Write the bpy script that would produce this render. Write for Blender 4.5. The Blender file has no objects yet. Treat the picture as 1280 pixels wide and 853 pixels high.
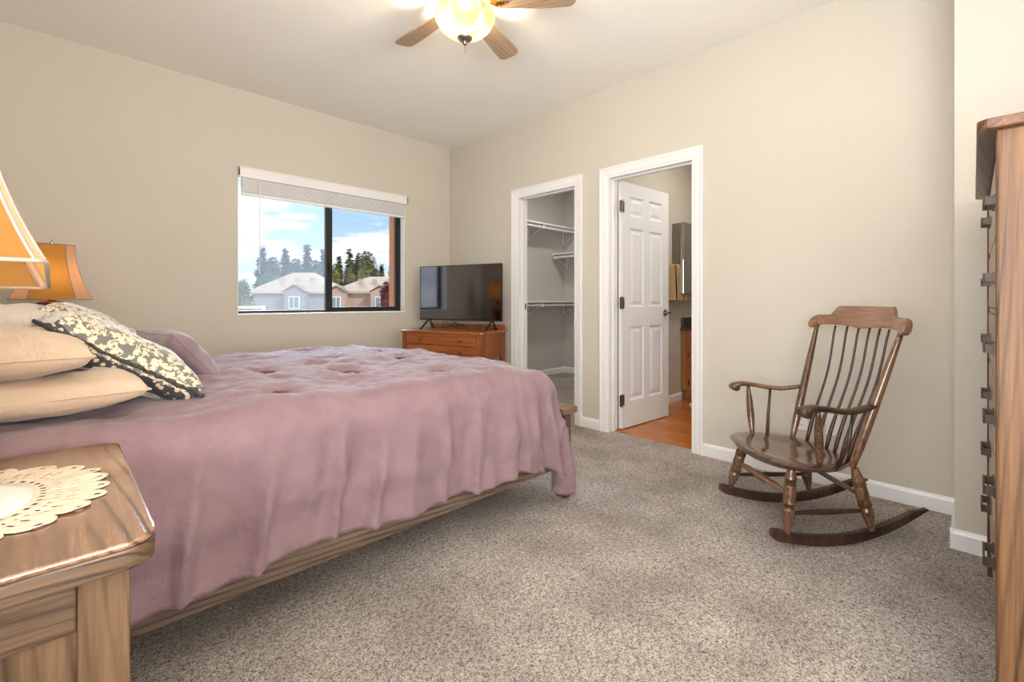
import bpy, bmesh, math, random
from mathutils import Vector, Matrix, noise
random.seed(7)
S = bpy.context.scene
COL = S.collection
PI = math.pi
# ------------------------------------------------------------------ helpers
def link(o, parent=None):
    COL.objects.link(o)
    if parent is not None: o.parent = parent
    return o
def obj(name, bm, mat, parent=None, smooth=False, bevel=0, recalc=True, label=None, seg=2, angle=None):
    if recalc: bmesh.ops.recalc_face_normals(bm, faces=bm.faces)
    me = bpy.data.meshes.new(name); bm.to_mesh(me); bm.free()
    me.materials.append(mat)
    if smooth:
        for p in me.polygons: p.use_smooth = True
        if angle:
            me.set_sharp_from_angle(angle=math.radians(angle))
    o = bpy.data.objects.new(name, me); link(o, parent)
    if bevel:
        m = o.modifiers.new('bevel', 'BEVEL'); m.width = bevel; m.segments = seg; m.limit_method = 'ANGLE'; m.angle_limit = math.radians(40)
        m.harden_normals = False
    if label: o['label'] = label
    return o
def thing(name, label, cat, loc=(0,0,0), rz=0, group=None):
    o = bpy.data.objects.new(name, None); COL.objects.link(o)
    o.empty_display_size = .1
    o.location = loc; o.rotation_euler = (0,0,rz); o['label'] = label; o['category'] = cat
    if group: o['group'] = group
    return o
def tag(o, label, cat, group=None):
    o['label'] = label; o['category'] = cat
    if group: o['group'] = group
    return o
def struct(o, label=None):
    o['kind'] = 'structure'
    if label: o['label'] = label
    return o
def copy_tree(o, parent=None):
    c = o.copy(); COL.objects.link(c)
    if parent is not None: c.parent = parent
    for ch in list(o.children): copy_tree(ch, c)
    return c
def NB(): return bmesh.new()
def box(bm, x0, x1, y0, y1, z0, z1):
    vs = [bm.verts.new((x, y, z)) for z in (z0, z1) for x, y in ((x0,y0),(x1,y0),(x1,y1),(x0,y1))]
    for f in ((3,2,1,0),(4,5,6,7),(0,1,5,4),(1,2,6,5),(2,3,7,6),(3,0,4,7)): bm.faces.new([vs[i] for i in f])
    return bm
def bx(*a): return box(NB(), *a)
def tube(bm, pts, rad, seg=12, flat=None, cap=True):
    """swept tube; rad scalar or list; flat=(sx,sy) squash of the section"""
    pts = [Vector(p) for p in pts]; n = len(pts)
    if not hasattr(rad, '__len__'): rad = [rad]*n
    rings = []; up = None
    for i in range(n):
        d = (pts[min(i+1,n-1)] - pts[max(i-1,0)]).normalized()
        if up is None:
            ref = Vector((0,0,1)) if abs(d.z) < .8 else Vector((0,1,0))
            up = (ref - d*ref.dot(d)).normalized()
        else:
            up = (up - d*up.dot(d)).normalized()
        sd = d.cross(up)
        fx, fy = flat if flat else (1, 1)
        rings.append([bm.verts.new(pts[i] + (sd*math.cos(2*PI*k/seg)*fx + up*math.sin(2*PI*k/seg)*fy)*rad[i]) for k in range(seg)])
    for a, b in zip(rings, rings[1:]):
        for k in range(seg): bm.faces.new((a[k], a[(k+1)%seg], b[(k+1)%seg], b[k]))
    if cap:
        bm.faces.new(rings[0][::-1]); bm.faces.new(rings[-1])
    return bm
def turned(bm, p0, p1, prof, seg=16):
    """turned spindle from p0 to p1; prof = [(fraction, radius)]"""
    p0, p1 = Vector(p0), Vector(p1)
    return tube(bm, [p0.lerp(p1, f) for f, r in prof], [r for f, r in prof], seg)
def prism(bm, poly, a, b, axis='z'):
    def mk(p, h):
        if axis == 'z': return (p[0], p[1], h)
        if axis == 'x': return (h, p[0], p[1])
        return (p[0], h, p[1])
    A = [bm.verts.new(mk(p, a)) for p in poly]; B = [bm.verts.new(mk(p, b)) for p in poly]
    bm.faces.new(A[::-1]); bm.faces.new(B)
    n = len(poly)
    for i in range(n): bm.faces.new((A[i], A[(i+1)%n], B[(i+1)%n], B[i]))
    return bm
def lathe(bm, prof, cx=0, cy=0, seg=32):
    rings = [[bm.verts.new((cx + r*math.cos(2*PI*k/seg), cy + r*math.sin(2*PI*k/seg), z)) for k in range(seg)] for z, r in prof]
    for a, b in zip(rings, rings[1:]):
        for k in range(seg): bm.faces.new((a[k], a[(k+1)%seg], b[(k+1)%seg], b[k]))
    bm.faces.new(rings[0][::-1]); bm.faces.new(rings[-1])
    return bm
def smoothstep(a, b, x):
    t = max(0, min(1, (x-a)/(b-a))); return t*t*(3-2*t)
def fbm(x, y, z=0, oct=3):
    s = 0; a = 1
    for i in range(oct):
        s += a*noise.noise(Vector((x, y, z))); x *= 2.03; y *= 2.03; z += 5.1; a *= .5
    return s
# ------------------------------------------------------------------ materials
def lin(c):
    return tuple(((v/255)/12.92 if v/255 <= .04045 else ((v/255+.055)/1.055)**2.4) for v in c) + (1,)
class NT:
    def __init__(s, name):
        s.m = bpy.data.materials.new(name); s.m.use_nodes = True; s.t = s.m.node_tree
        s.b = s.t.nodes['Principled BSDF']; s.o = s.t.nodes['Material Output']
    def n(s, ty, **kw):
        nd = s.t.nodes.new(ty)
        for k, v in kw.items():
            if k.startswith('i_'): nd.inputs[k[2:].replace('_', ' ')].default_value = v
            else: setattr(nd, k, v)
        return nd
    def l(s, a, b): s.t.links.new(a, b)
    def coords(s, scale=(1,1,1), rot=(0,0,0), kind='Object'):
        tc = s.n('ShaderNodeTexCoord'); mp = s.n('ShaderNodeMapping')
        mp.inputs['Scale'].default_value = scale; mp.inputs['Rotation'].default_value = rot
        s.l(tc.outputs[kind], mp.inputs[0]); return mp.outputs[0]
    def noise(s, vec, scale, detail=3, rough=.5, dist=0):
        nd = s.n('ShaderNodeTexNoise'); nd.inputs['Scale'].default_value = scale; nd.inputs['Detail'].default_value = detail
        nd.inputs['Roughness'].default_value = rough; nd.inputs['Distortion'].default_value = dist
        if vec is not None: s.l(vec, nd.inputs['Vector'])
        return nd.outputs['Fac']
    def ramp(s, fac, stops, interp='LINEAR'):
        r = s.n('ShaderNodeValToRGB'); r.color_ramp.interpolation = interp
        e = r.color_ramp.elements
        while len(e) < len(stops): e.new(.5)
        for i, (p, c) in enumerate(stops): e[i].position = p; e[i].color = c
        s.l(fac, r.inputs[0]); return r.outputs[0]
    def math(s, op, a, b=None, c=None):
        m = s.n('ShaderNodeMath', operation=op)
        for i, v in enumerate((a, b, c)):
            if v is None: continue
            if isinstance(v, (int, float)): m.inputs[i].default_value = v
            else: s.l(v, m.inputs[i])
        return m.outputs[0]
    def mix(s, fac, a, b, mode='MIX'):
        m = s.n('ShaderNodeMix', data_type='RGBA', blend_type=mode)
        if isinstance(fac, (int, float)): m.inputs[0].default_value = fac
        else: s.l(fac, m.inputs[0])
        for i, v in ((6, a), (7, b)):
            if isinstance(v, tuple): m.inputs[i].default_value = v
            else: s.l(v, m.inputs[i])
        return m.outputs[2]
    def bump(s, h, strength=.3, dist=.01):
        b = s.n('ShaderNodeBump'); b.inputs['Strength'].default_value = strength; b.inputs['Distance'].default_value = dist
        s.l(h, b.inputs['Height']); s.l(b.outputs[0], s.b.inputs['Normal']); return b
    def set(s, **kw):
        for k, v in kw.items():
            k = k.replace('_', ' ')
            if isinstance(v, (int, float, tuple)): s.b.inputs[k].default_value = v
            else: s.l(v, s.b.inputs[k])
        return s
def plain(name, rgb, rough=.5, metal=0, vary=.06, bump=0, scale=30, spec=.5):
    t = NT(name); v = t.coords()
    nz = t.noise(v, scale, 3)
    c = lin(rgb); d = tuple(x*(1-vary) for x in c[:3])+(1,); e = tuple(min(1, x*(1+vary)) for x in c[:3])+(1,)
    t.set(Base_Color=t.ramp(nz, [(.3, d), (.7, e)]), Roughness=rough, Metallic=metal, Specular_IOR_Level=spec)
    if bump: t.bump(nz, bump, .003)
    return t.m
def wood(name, dark, mid, light, axis='x', ring=30, rough=.35, bump=.15, wave=1.0, coat=0, fine=60, contrast=1.0):
    t = NT(name)
    st = {'x': (.10,1,1.3), 'y': (1,.10,1.3), 'z': (1,1.3,.10)}[axis]
    v = t.coords(st)
    wv = t.n('ShaderNodeTexWave', wave_type='BANDS', bands_direction='DIAGONAL', wave_profile='SIN')
    wv.inputs['Scale'].default_value = ring; wv.inputs['Distortion'].default_value = 11*wave; wv.inputs['Detail'].default_value = 4
    wv.inputs['Detail Scale'].default_value = .22; wv.inputs['Detail Roughness'].default_value = .55
    t.l(v, wv.inputs['Vector'])
    rings = t.math('MULTIPLY', t.math('POWER', wv.outputs['Fac'], 5), t.ramp(t.noise(t.coords(st), 9, 2), [(.35, (.15,.15,.15,1)), (.62, (1,1,1,1))]))
    st2 = tuple(a*(.30 if a < 1 else 1) for a in st)
    fin = t.noise(t.coords(st2), fine*1.8, 4, .65)
    mid_n = t.noise(t.coords(st2), 16, 3, .55)
    big = t.noise(t.coords(tuple(min(1, a)**.5 for a in st)), 4, 2)
    f = t.math('ADD', t.math('MULTIPLY', fin, .44), t.math('MULTIPLY', mid_n, .40))
    f = t.math('ADD', f, t.math('MULTIPLY', big, .36))
    f = t.math('SUBTRACT', f, t.math('MULTIPLY', rings, .24*contrast))
    t.set(Base_Color=t.ramp(f, [(.30, lin(dark)), (.52, lin(mid)), (.72, lin(light))]), Roughness=rough, Coat_Weight=coat, Coat_Roughness=.12)
    t.bump(f, bump, .004)
    return t.m
M = {}
def make_mats():
    # painted wall with light orange peel texture
    for nm, rgb in (('wall', (206,199,186)), ('ceiling', (248,244,236)), ('closet', (200,195,189)), ('bath', (198,190,176))):
        t = NT(nm+'_paint'); v = t.coords()
        n1 = t.noise(v, 90, 3, .55); n2 = t.noise(v, 1.3, 2)
        c = lin(rgb); c2 = tuple(x*.97 for x in c[:3])+(1,)
        t.set(Base_Color=t.ramp(n2, [(.3, c2), (.7, c)]), Roughness=.75 if nm != 'ceiling' else .9, Specular_IOR_Level=.25)
        t.bump(n1, .22, .004); M[nm] = t.m
    M['white'] = plain('white_trim_paint', (236,234,232), .32, vary=.01, scale=4)
    M['doorwhite'] = plain('white_door_paint', (224,222,222), .38, vary=.012, scale=4)
    # carpet: flecked frieze pile
    t = NT('carpet_pile'); v = t.coords()
    a = t.noise(v, 185, 3, .75, .6); b = t.noise(v, 80, 3, .65, .9)
    vo = t.n('ShaderNodeTexVoronoi'); vo.inputs['Scale'].default_value = 150; t.l(v, vo.inputs['Vector'])
    f = t.math('ADD', t.math('MULTIPLY', a, .62), t.math('MULTIPLY', b, .38))
    col = t.ramp(f, [(.37, lin((64,50,42))), (.44, lin((146,129,115))), (.495, lin((206,192,179))), (.58, lin((252,243,234)))])
    patch = t.noise(v, 2.8, 5, .6)
    col = t.mix(1.0, col, t.ramp(patch, [(.36, (.66,.64,.62,1)), (.60, (1,1,1,1))]), 'MULTIPLY')
    t.set(Base_Color=col, Roughness=.95, Specular_IOR_Level=.1, Sheen_Weight=.25, Sheen_Roughness=.5)
    h = t.math('ADD', t.math('MULTIPLY', a, .6), t.math('MULTIPLY', b, .8))
    t.bump(h, 1.0, .022); M['carpet'] = t.m
    # comforter fabric
    t = NT('mauve_cotton'); v = t.coords()
    n1 = t.noise(v, 9, 4, .6); n2 = t.noise(v, 45, 3, .6); w = t.noise(t.coords((1,1,1)), 420, 1)
    t.set(Base_Color=t.ramp(n1, [(.3, lin((123,99,104))), (.7, lin((135,111,116)))]), Roughness=.85, Sheen_Weight=.25, Sheen_Roughness=.4, Specular_IOR_Level=.2)
    h = t.math('ADD', t.math('MULTIPLY', n1, .8), t.math('ADD', t.math('MULTIPLY', n2, .24), t.math('MULTIPLY', w, .012)))
    t.bump(h, .45, .022); M['mauve'] = t.m
    M['mauvedark'] = plain('tuft_thread', (96,64,74), .8, bump=.3)
    t = NT('lilac_sham'); v = t.coords(); n1 = t.noise(v, 7, 3)
    t.set(Base_Color=t.ramp(n1, [(.3, lin((122,102,112))), (.7, lin((140,119,129)))]), Roughness=.6, Sheen_Weight=.3); t.bump(n1, .4, .02); M['lilac'] = t.m
    for nm, rgb in (('cream', (192,168,145)), ('ivory', (206,192,178))):
        t = NT(nm+'_pillowcase'); v = t.coords(); n1 = t.noise(v, 8, 4, .6, .8)
        c = lin(rgb); c2 = tuple(x*.9 for x in c[:3])+(1,)
        t.set(Base_Color=t.ramp(n1, [(.3, c2), (.7, c)]), Roughness=.8, Sheen_Weight=.2); t.bump(n1, .5, .03); M[nm] = t.m
    # floral print with a dark flowered border
    t = NT('floral_print'); tc = t.n('ShaderNodeTexCoord'); v = tc.outputs['Object']
    lf = t.noise(v, 74, 3, .5, 1.2); vo = t.n('ShaderNodeTexVoronoi'); vo.inputs['Scale'].default_value = 52; t.l(v, vo.inputs['Vector'])
    vm = t.n('ShaderNodeTexVoronoi', distance='EUCLIDEAN'); vm.inputs['Scale'].default_value = 60; t.l(v, vm.inputs['Vector'])
    m1 = t.ramp(t.math('ADD', t.math('MULTIPLY', lf, .7), t.math('MULTIPLY', vm.outputs['Distance'], .35)), [(.530, (0,0,0,1)), (.555, (1,1,1,1))])
    field = t.mix(m1, lin((214,196,166)), lin((104,104,100)))
    m2 = t.ramp(t.math('ADD', vo.outputs['Distance'], t.math('MULTIPLY', lf, .3)), [(.44, (1,1,1,1)), (.5, (0,0,0,1))])
    border = t.mix(m2, lin((50,49,54)), lin((190,174,150)))
    sp = t.n('ShaderNodeSeparateXYZ'); t.l(v, sp.inputs[0])
    ax = t.math('ABSOLUTE', t.math('DIVIDE', sp.outputs[0], .20)); ay = t.math('ABSOLUTE', t.math('DIVIDE', sp.outputs[1], .29))
    mx = t.math('MAXIMUM', ax, ay)
    bf = t.math('GREATER_THAN', t.math('ADD', mx, t.math('MULTIPLY', lf, .05)), 1.5)
    low = t.math('LESS_THAN', t.math('ADD', sp.outputs[2], t.math('MULTIPLY', lf, .02)), -.004)
    bf = t.math('MAXIMUM', low, t.math('GREATER_THAN', mx, .97))
    t.set(Base_Color=t.mix(bf, field, border), Roughness=.6, Sheen_Weight=.8, Sheen_Roughness=.3)
    t.bump(t.noise(v, 24, 3), .6, .015); M['floral'] = t.m
    M['fringe'] = plain('dark_fringe', (62,60,60), .9, vary=.6, bump=1, scale=160)
    # woods
    M['rustic_x'] = wood('rustic_pine_lengthwise', (44,31,22), (82,62,45), (117,92,69), 'x', 26, .42, .35, 1.2)
    M['rustic_y'] = wood('rustic_pine_crosswise', (56,37,27), (112,80,58), (158,120,92), 'y', 24, .2, .9, 1.1, coat=1.0)
    M['rustic_z'] = wood('rustic_pine_upright', (44,31,21), (84,63,44), (120,94,69), 'z', 26, .38, .5, 1.1)
    M['rustic_rail'] = wood('weathered_bed_rail', (50,38,31), (88,71,59), (122,101,85), 'x', 24, .55, .5, 1.3)
    M['rustic_foot'] = wood('weathered_foot_cap', (74,54,42), (116,90,72), (148,120,98), 'y', 26, .5, .3, 1.2)
    M['chest_z'] = wood('chest_side_pine', (44,26,13), (88,59,33), (122,87,53), 'z', 22, .55, .35, .9)
    M['chest_x'] = wood('chest_front_pine', (74,50,34), (132,100,76), (176,146,120), 'x', 24, .3, .3, 1.0)
    M['chest_top'] = wood('chest_top_pine', (44,27,19), (82,54,37), (120,82,54), 'x', 26, .3, .2, 1.0)
    M['cherry'] = wood('honey_cherry', (92,46,20), (150,84,42), (188,118,64), 'y', 30, .28, .1, .8, coat=.4)
    M['cherry_z'] = wood('honey_cherry_upright', (84,42,19), (134,74,37), (170,102,56), 'z', 30, .3, .1, .8, coat=.3)
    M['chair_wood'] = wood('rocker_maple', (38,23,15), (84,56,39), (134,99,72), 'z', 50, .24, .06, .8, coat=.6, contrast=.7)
    M['seat_wood'] = wood('rocker_seat', (42,26,17), (80,53,37), (122,90,66), 'x', 40, .22, .06, .8, coat=.7, contrast=.8)
    M['crest_wood'] = wood('rocker_crest', (78,48,32), (122,84,60), (164,124,96), 'y', 40, .25, .06, .8, coat=.6, contrast=.8)
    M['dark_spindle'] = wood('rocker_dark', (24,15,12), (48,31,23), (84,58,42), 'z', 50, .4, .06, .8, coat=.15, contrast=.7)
    M['blade'] = wood('fan_blade_veneer', (130,106,84), (158,134,110), (182,158,134), 'x', 36, .4, .03, .8)
    M['vanity'] = wood('honey_oak', (124,72,34), (172,108,54), (198,134,76), 'z', 30, .35, .1)
    # laminate plank floor of the bath
    t = NT('amber_plank_floor'); v = t.coords((1,1,1), (0,0,PI/2))
    br = t.n('ShaderNodeTexBrick'); t.l(v, br.inputs['Vector']); br.inputs['Scale'].default_value = 1
    br.inputs['Brick Width'].default_value = 1.2; br.inputs['Row Height'].default_value = .1; br.inputs['Mortar Size'].default_value = .002
    br.inputs['Color1'].default_value = lin((196,118,50)); br.inputs['Color2'].default_value = lin((160,88,36)); br.inputs['Mortar'].default_value = lin((90,48,20))
    g = t.noise(t.coords((12,.8,1)), 6, 4)
    t.set(Base_Color=t.mix(.45, br.outputs[0], t.ramp(g, [(.35, lin((140,72,28))), (.7, lin((214,140,66)))])), Roughness=.22); M['plank'] = t.m
    # metals etc
    M['bronze'] = plain('bronze_aluminium', (52,50,48), .4, .6)
    M['iron'] = plain('dark_iron', (84,70,60), .45, .35, vary=.2)
    M['nickel'] = plain('satin_nickel', (150,140,130), .28, 1.0)
    M['silver'] = plain('polished_silver', (205,198,196), .12, 1.0, scale=9)
    M['copper'] = plain('antique_copper', (170,98,60), .25, .9)
    M['brass'] = plain('antique_brass', (150,110,50), .3, .9)
    M['black'] = plain('black_plastic', (22,22,24), .35)
    M['screen'] = plain('tv_glass', (114,113,116), .06, 1.0, vary=0)
    M['mirror'] = plain('mirror_glass', (165,165,165), .03, 1.0, vary=0)
    M['granite'] = plain('brown_granite', (74,56,44), .2, vary=.8, scale=140)
    M['linen'] = plain('white_linen', (224,218,210), .9, vary=.03, bump=.1, scale=120)
    M['lace'] = plain('ecru_lace', (212,195,170), .9, vary=.10, bump=.12, scale=160)
    M['towel'] = plain('yellow_terry', (224,196,146), .95, vary=.1, bump=1, scale=160)
    M['plate'] = plain('white_plastic', (235,232,226), .35, vary=.01)
    M['dark'] = plain('dark_slot', (40,38,36), .6)
    M['piping'] = plain('shade_piping', (158,140,124), .6)
    M['stucco_out'] = plain('terracotta_stucco', (188,122,84), .9, vary=.12, bump=.5, scale=60)
    M['tan_out'] = plain('tan_siding', (178,152,138), .9, vary=.05, scale=3)
    M['grey_out'] = plain('grey_siding', (146,138,134), .9, vary=.05, scale=3)
    M['fascia'] = plain('fascia_paint', (188,164,146), .8)
    M['bark'] = plain('bark', (86,70,56), .95, vary=.2)
    M['mat_rug'] = plain('bath_mat_pile', (226,214,196), .95, vary=.1, bump=.8, scale=120)
    M['rug_red'] = plain('rust_rug', (120,44,26), .95, vary=.2, bump=.5, scale=60)
    M['winglass_out'] = plain('far_window_glass', (120,130,140), .1)
    M['ground'] = plain('gravel_ground', (205,196,182), .95, vary=.2, scale=.6)
    t = NT('shingle_roof'); v = t.coords((1,1,1)); n1 = t.noise(v, 2.5, 4, .7)
    t.set(Base_Color=t.ramp(n1, [(.3, lin((164,146,126))), (.7, lin((190,172,152)))]), Roughness=.9); M['roof'] = t.m
    for nm, d, l in (('pine_a', (60,78,66), (98,116,92)), ('pine_b', (88,90,66), (132,128,96)), ('olive', (110,116,66), (160,160,96)), ('plum', (92,48,52), (130,76,74))):
        t = NT(nm+'_foliage'); n1 = t.noise(t.coords(), .9, 5, .8)
        t.set(Base_Color=t.ramp(n1, [(.35, lin(d)), (.65, lin(l))]), Roughness=.9, Specular_IOR_Level=.1); M[nm] = t.m
    # window glass: clear pane, and fine insect screen
    t = NT('clear_pane'); tr = t.n('ShaderNodeBsdfTransparent'); tr.inputs[0].default_value = (.97,.98,.98,1)
    gl = t.n('ShaderNodeBsdfGlossy'); gl.inputs['Roughness'].default_value = .02
    fr = t.n('ShaderNodeLayerWeight'); fr.inputs[0].default_value = .5
    mx = t.n('ShaderNodeMixShader'); t.l(t.math('ADD', t.math('MULTIPLY', t.math('POWER', fr.outputs['Facing'], 5), .5), .02), mx.inputs[0]); t.l(tr.outputs[0], mx.inputs[1]); t.l(gl.outputs[0], mx.inputs[2]); t.l(mx.outputs[0], t.o.inputs[0]); M['glass'] = t.m
    t = NT('insect_mesh'); tr = t.n('ShaderNodeBsdfTransparent'); df = t.n('ShaderNodeBsdfDiffuse'); df.inputs[0].default_value = lin((224,228,234))
    tl = t.n('ShaderNodeBsdfTranslucent'); tl.inputs[0].default_value = lin((224,228,236))
    ad = t.n('ShaderNodeAddShader'); t.l(df.outputs[0], ad.inputs[0]); t.l(tl.outputs[0], ad.inputs[1])
    mx = t.n('ShaderNodeMixShader'); mx.inputs[0].default_value = .06; t.l(tr.outputs[0], mx.inputs[1]); t.l(ad.outputs[0], mx.inputs[2]); t.l(mx.outputs[0], t.o.inputs[0]); M['mesh'] = t.m
    # lampshade fabric lets the bulb glow through
    for nm, rgb, tc_ in (('shade', (152,108,66), (255,200,112)), ('shade_daylit', (232,206,186), (250,186,120))):  # second variant paler: daylight on the corner panels put into its colour
        t = NT('lampshade_'+nm); n1 = t.noise(t.coords((1,1,.2)), 120, 3)
        df = t.n('ShaderNodeBsdfDiffuse'); t.l(t.ramp(n1, [(.3, tuple(x*.93 for x in lin(rgb)[:3])+(1,)), (.7, lin(rgb))]), df.inputs[0])
        tl = t.n('ShaderNodeBsdfTranslucent'); tl.inputs[0].default_value = lin(tc_)
        mx = t.n('ShaderNodeMixShader'); mx.inputs[0].default_value = .62; t.l(df.outputs[0], mx.inputs[1]); t.l(tl.outputs[0], mx.inputs[2]); t.l(mx.outputs[0], t.o.inputs[0]); M[nm] = t.m
    t = NT('bulb_glow'); t.set(Base_Color=(1,.8,.5,1), Emission_Color=(1,.72,.36,1), Emission_Strength=7.); M['bulb'] = t.m
    # frosted bowl lit by two bulbs inside
    t = NT('frosted_bowl'); v = t.coords(); acc = None
    for p in ((.075,-.06,-.035), (-.075,.06,-.035)):
        d = t.n('ShaderNodeVectorMath', operation='DISTANCE'); t.l(v, d.inputs[0]); d.inputs[1].default_value = p
        q = t.math('POWER', t.math('DIVIDE', .062, t.math('MAXIMUM', d.outputs['Value'], .02)), 3.2)
        acc = q if acc is None else t.math('ADD', acc, q)
    t.set(Base_Color=lin((110,84,36)), Roughness=.35, Emission_Color=(1,.80,.36,1), Emission_Strength=t.math('ADD', t.math('MINIMUM', acc, 1.8), .52))
    tr = t.n('ShaderNodeBsdfTransparent'); tr.inputs[0].default_value = (1,.93,.78,1); mx = t.n('ShaderNodeMixShader'); mx.inputs[0].default_value = .08
    t.l(t.b.outputs[0], mx.inputs[1]); t.l(tr.outputs[0], mx.inputs[2]); t.l(mx.outputs[0], t.o.inputs[0]); M['bowl'] = t.m
make_mats()
# ------------------------------------------------------------------ camera
F = Vector((.7034, .7108, 0)); R = Vector((.7108, -.7034, 0)); CH = 1.05
def W(r, t, z=0): p = R*r + F*t; return Vector((p.x, p.y, z))
cam = bpy.data.cameras.new('camera'); co = bpy.data.objects.new('camera', cam); COL.objects.link(co)
co.location = (0, 0, CH); co.rotation_euler = (PI/2, 0, math.atan2(F.y, F.x) - PI/2)
cam.sensor_width = 36; cam.lens = 576/1280*36; cam.shift_y = -(426.5-376)/1280; cam.clip_start = .02; cam.clip_end = 600
S.camera = co
# ------------------------------------------------------------------ room shell
XD, YW, H = 3.127, 4.151, 2.74
XL = -.62; YN = -2.3; XJ, YJ = 2.71, .069
def shell(name, bm, mat, **kw): return struct(obj(name, bm, mat, **kw))
shell('floor', bx(XL-.1, XD+.12, YN-.1, YW+.12, -.12, 0), M['carpet'])
shell('floor_closet', bx(XD+.12, 5.42, 2.2+.02, 4.37, -.12, -.002), M['carpet'])
shell('floor_bath', bx(XD+.06, 5.42, .6, 2.21, -.12, .004), M['plank'])
shell('ceiling', bx(XL-.1, 5.5, YN-.1, YW+.16, H, H+.2), M['ceiling'])
# window wall with its opening
WX0, WX1, WZ0, WZ1 = 1.030, 2.552, .943, 2.105
bm = NB()
box(bm, XL-.1, WX0, YW, YW+.15, 0, H); box(bm, WX1, XD+.12, YW, YW+.15, 0, H)
box(bm, WX0, WX1, YW, YW+.15, 0, WZ0); box(bm, WX0, WX1, YW, YW+.15, WZ1, H)
shell('wall_back', bm, M['wall'])
# door wall with two openings
C0, C1 = 2.390, 3.090; B0, B1 = 1.375, 2.078; DH = 2.040
bm = NB(); X2 = XD+.12
for a, b, z0, z1 in ((YJ-.7, B0, 0, H), (B0, B1, DH, H), (B1, C0, 0, H), (C0, C1, DH, H), (C1, YW, 0, H)): box(bm, XD, X2, a, b, z0, z1)
shell('wall_right', bm, M['wall'])
shell('wall_right_return', bx(XJ, XD, YN-.1, YJ, 0, H), M['wall'])
shell('wall_front', bx(1.62, XJ, -.66, -.53, 0, H), M['wall'])
shell('wall_front_return', bx(1.50, 1.62, YN, -.53, 0, H), M['wall'])
shell('wall_front_rear', bx(XL-.1, 1.62, YN-.12, YN, 0, H), M['wall'])
# headboard wall with a second window added out of frame to light the room
HW0, HW1 = -1.25, .70
bm = NB()
for a, b, z0, z1 in ((YN, HW0, 0, H), (HW1, YW, 0, H), (HW0, HW1, 0, .5), (HW0, HW1, 2.15, H)): box(bm, XL-.13, XL, a, b, z0, z1)
shell('wall_left', bm, M['wall'])
# closet and bathroom shells
shell('wall_closet_left', bx(X2, 5.42, 4.27, 4.37, 0, H), M['closet'])
shell('wall_closet_back', bx(5.30, 5.42, 2.3, 4.27, 0, H), M['closet'])
shell('wall_closet_right', bx(X2, 5.42, 2.21, 2.30, 0, H), M['bath'])
shell('wall_bath_back', bx(5.20, 5.42, .6, 2.21, 0, H), M['bath'])
shell('wall_bath_right', bx(X2, 5.42, .5, .6, 0, H), M['bath'])
# baseboards
def baseboard(name, x0, y0, x1, y1, nx, ny, h=.083):
    """profile board running from (x0,y0) to (x1,y1); (nx,ny) points into the room"""
    bm = NB(); th = .014
    prof = [(0,0),(th,0),(th,h-.018),(th*.75,h-.008),(th*.35,h),(0,h)]
    A = [bm.verts.new((x0+nx*p, y0+ny*p, q)) for p, q in prof]; B = [bm.verts.new((x1+nx*p, y1+ny*p, q)) for p, q in prof]
    bm.faces.new(A); bm.faces.new(B[::-1])
    for i in range(len(prof)): j = (i+1)%len(prof); bm.faces.new((A[i], A[j], B[j], B[i]))
    return shell(name, bm, M['white'])
CAS = .066
baseboard('baseboard_back', XL, YW, XD, YW, 0, -1)
baseboard('baseboard_right', XD, YJ, XD, B0-CAS, -1, 0)
baseboard('baseboard_right_middle', XD, B1+CAS, XD, C0-CAS, -1, 0)
baseboard('baseboard_right_end', XD, C1+CAS, XD, YW, -1, 0)
baseboard('baseboard_return', XJ, -.53, XJ, YJ+.014, -1, 0)
baseboard('baseboard_return_side', XJ-.012, YJ, XD, YJ, 0, 1)
baseboard('baseboard_left', XL, YN, XL, YW, 1, 0)
baseboard('baseboard_closet_left', X2, 4.27, 5.30, 4.27, 0, -1)
baseboard('baseboard_closet_back', 5.30, 2.3, 5.30, 4.27, -1, 0)
baseboard('baseboard_bath_left', X2, 2.21, 4.70, 2.21, 0, -1)
# door casings with jamb linings and stops
def casing(name, y0, y1, ztop, latch):
    bm = NB()
    prof = [(0,0),(CAS,0),(CAS,-.019),(CAS-.010,-.021),(CAS-.022,-.015),(.016,-.012),(.006,-.009),(0,-.007)]
    def run(p0, p1, out):      # mitred runs as straight profile extrusions
        pass
    path = [(y0, 0, -1, 0), (y0, ztop, -1, 1), (y1, ztop, 1, 1), (y1, 0, 1, 0)]
    rings = []
    for (yy, zz, dy, dz) in path:
        rings.append([bm.verts.new((XD+q, yy+dy*p, zz+dz*p)) for p, q in prof])
    for a, b in zip(rings, rings[1:]):
        for i in range(len(prof)): j = (i+1)%len(prof); bm.faces.new((a[i], a[j], b[j], b[i]))
    bm.faces.new(rings[0]); bm.faces.new(rings[-1][::-1])
    o = shell(name, bm, M['white'])
    bm = NB(); t = .016
    box(bm, XD-.004, X2+.004, y0, y0+t, 0, ztop); box(bm, XD-.004, X2+.004, y1-t, y1, 0, ztop); box(bm, XD-.004, X2+.004, y0+t, y1-t, ztop-t, ztop)
    s0, s1 = XD+.045, XD+.080
    box(bm, s0, s1, y0+t, y0+t+.011, 0, ztop-t); box(bm, s0, s1, y1-t-.011, y1-t, 0, ztop-t); box(bm, s0, s1, y0+t, y1-t, ztop-t-.011, ztop-t)
    obj('jamb', bm, M['white'], o, bevel=.0015)
    return o
tr1 = casing('trim_1', C0, C1, DH, True); tr2 = casing('trim_2', B0, B1, DH, False)
# strike plate on the closet jamb
bm = NB(); box(bm, XD+.082, XD+.108, C1-.018, C1-.0155, .965, 1.02); box(bm, XD+.078, XD+.084, C1-.024, C1-.0155, .972, 1.012)
obj('strike_plate', bm, M['nickel'], tr1, label='small nickel strike plate')
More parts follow.
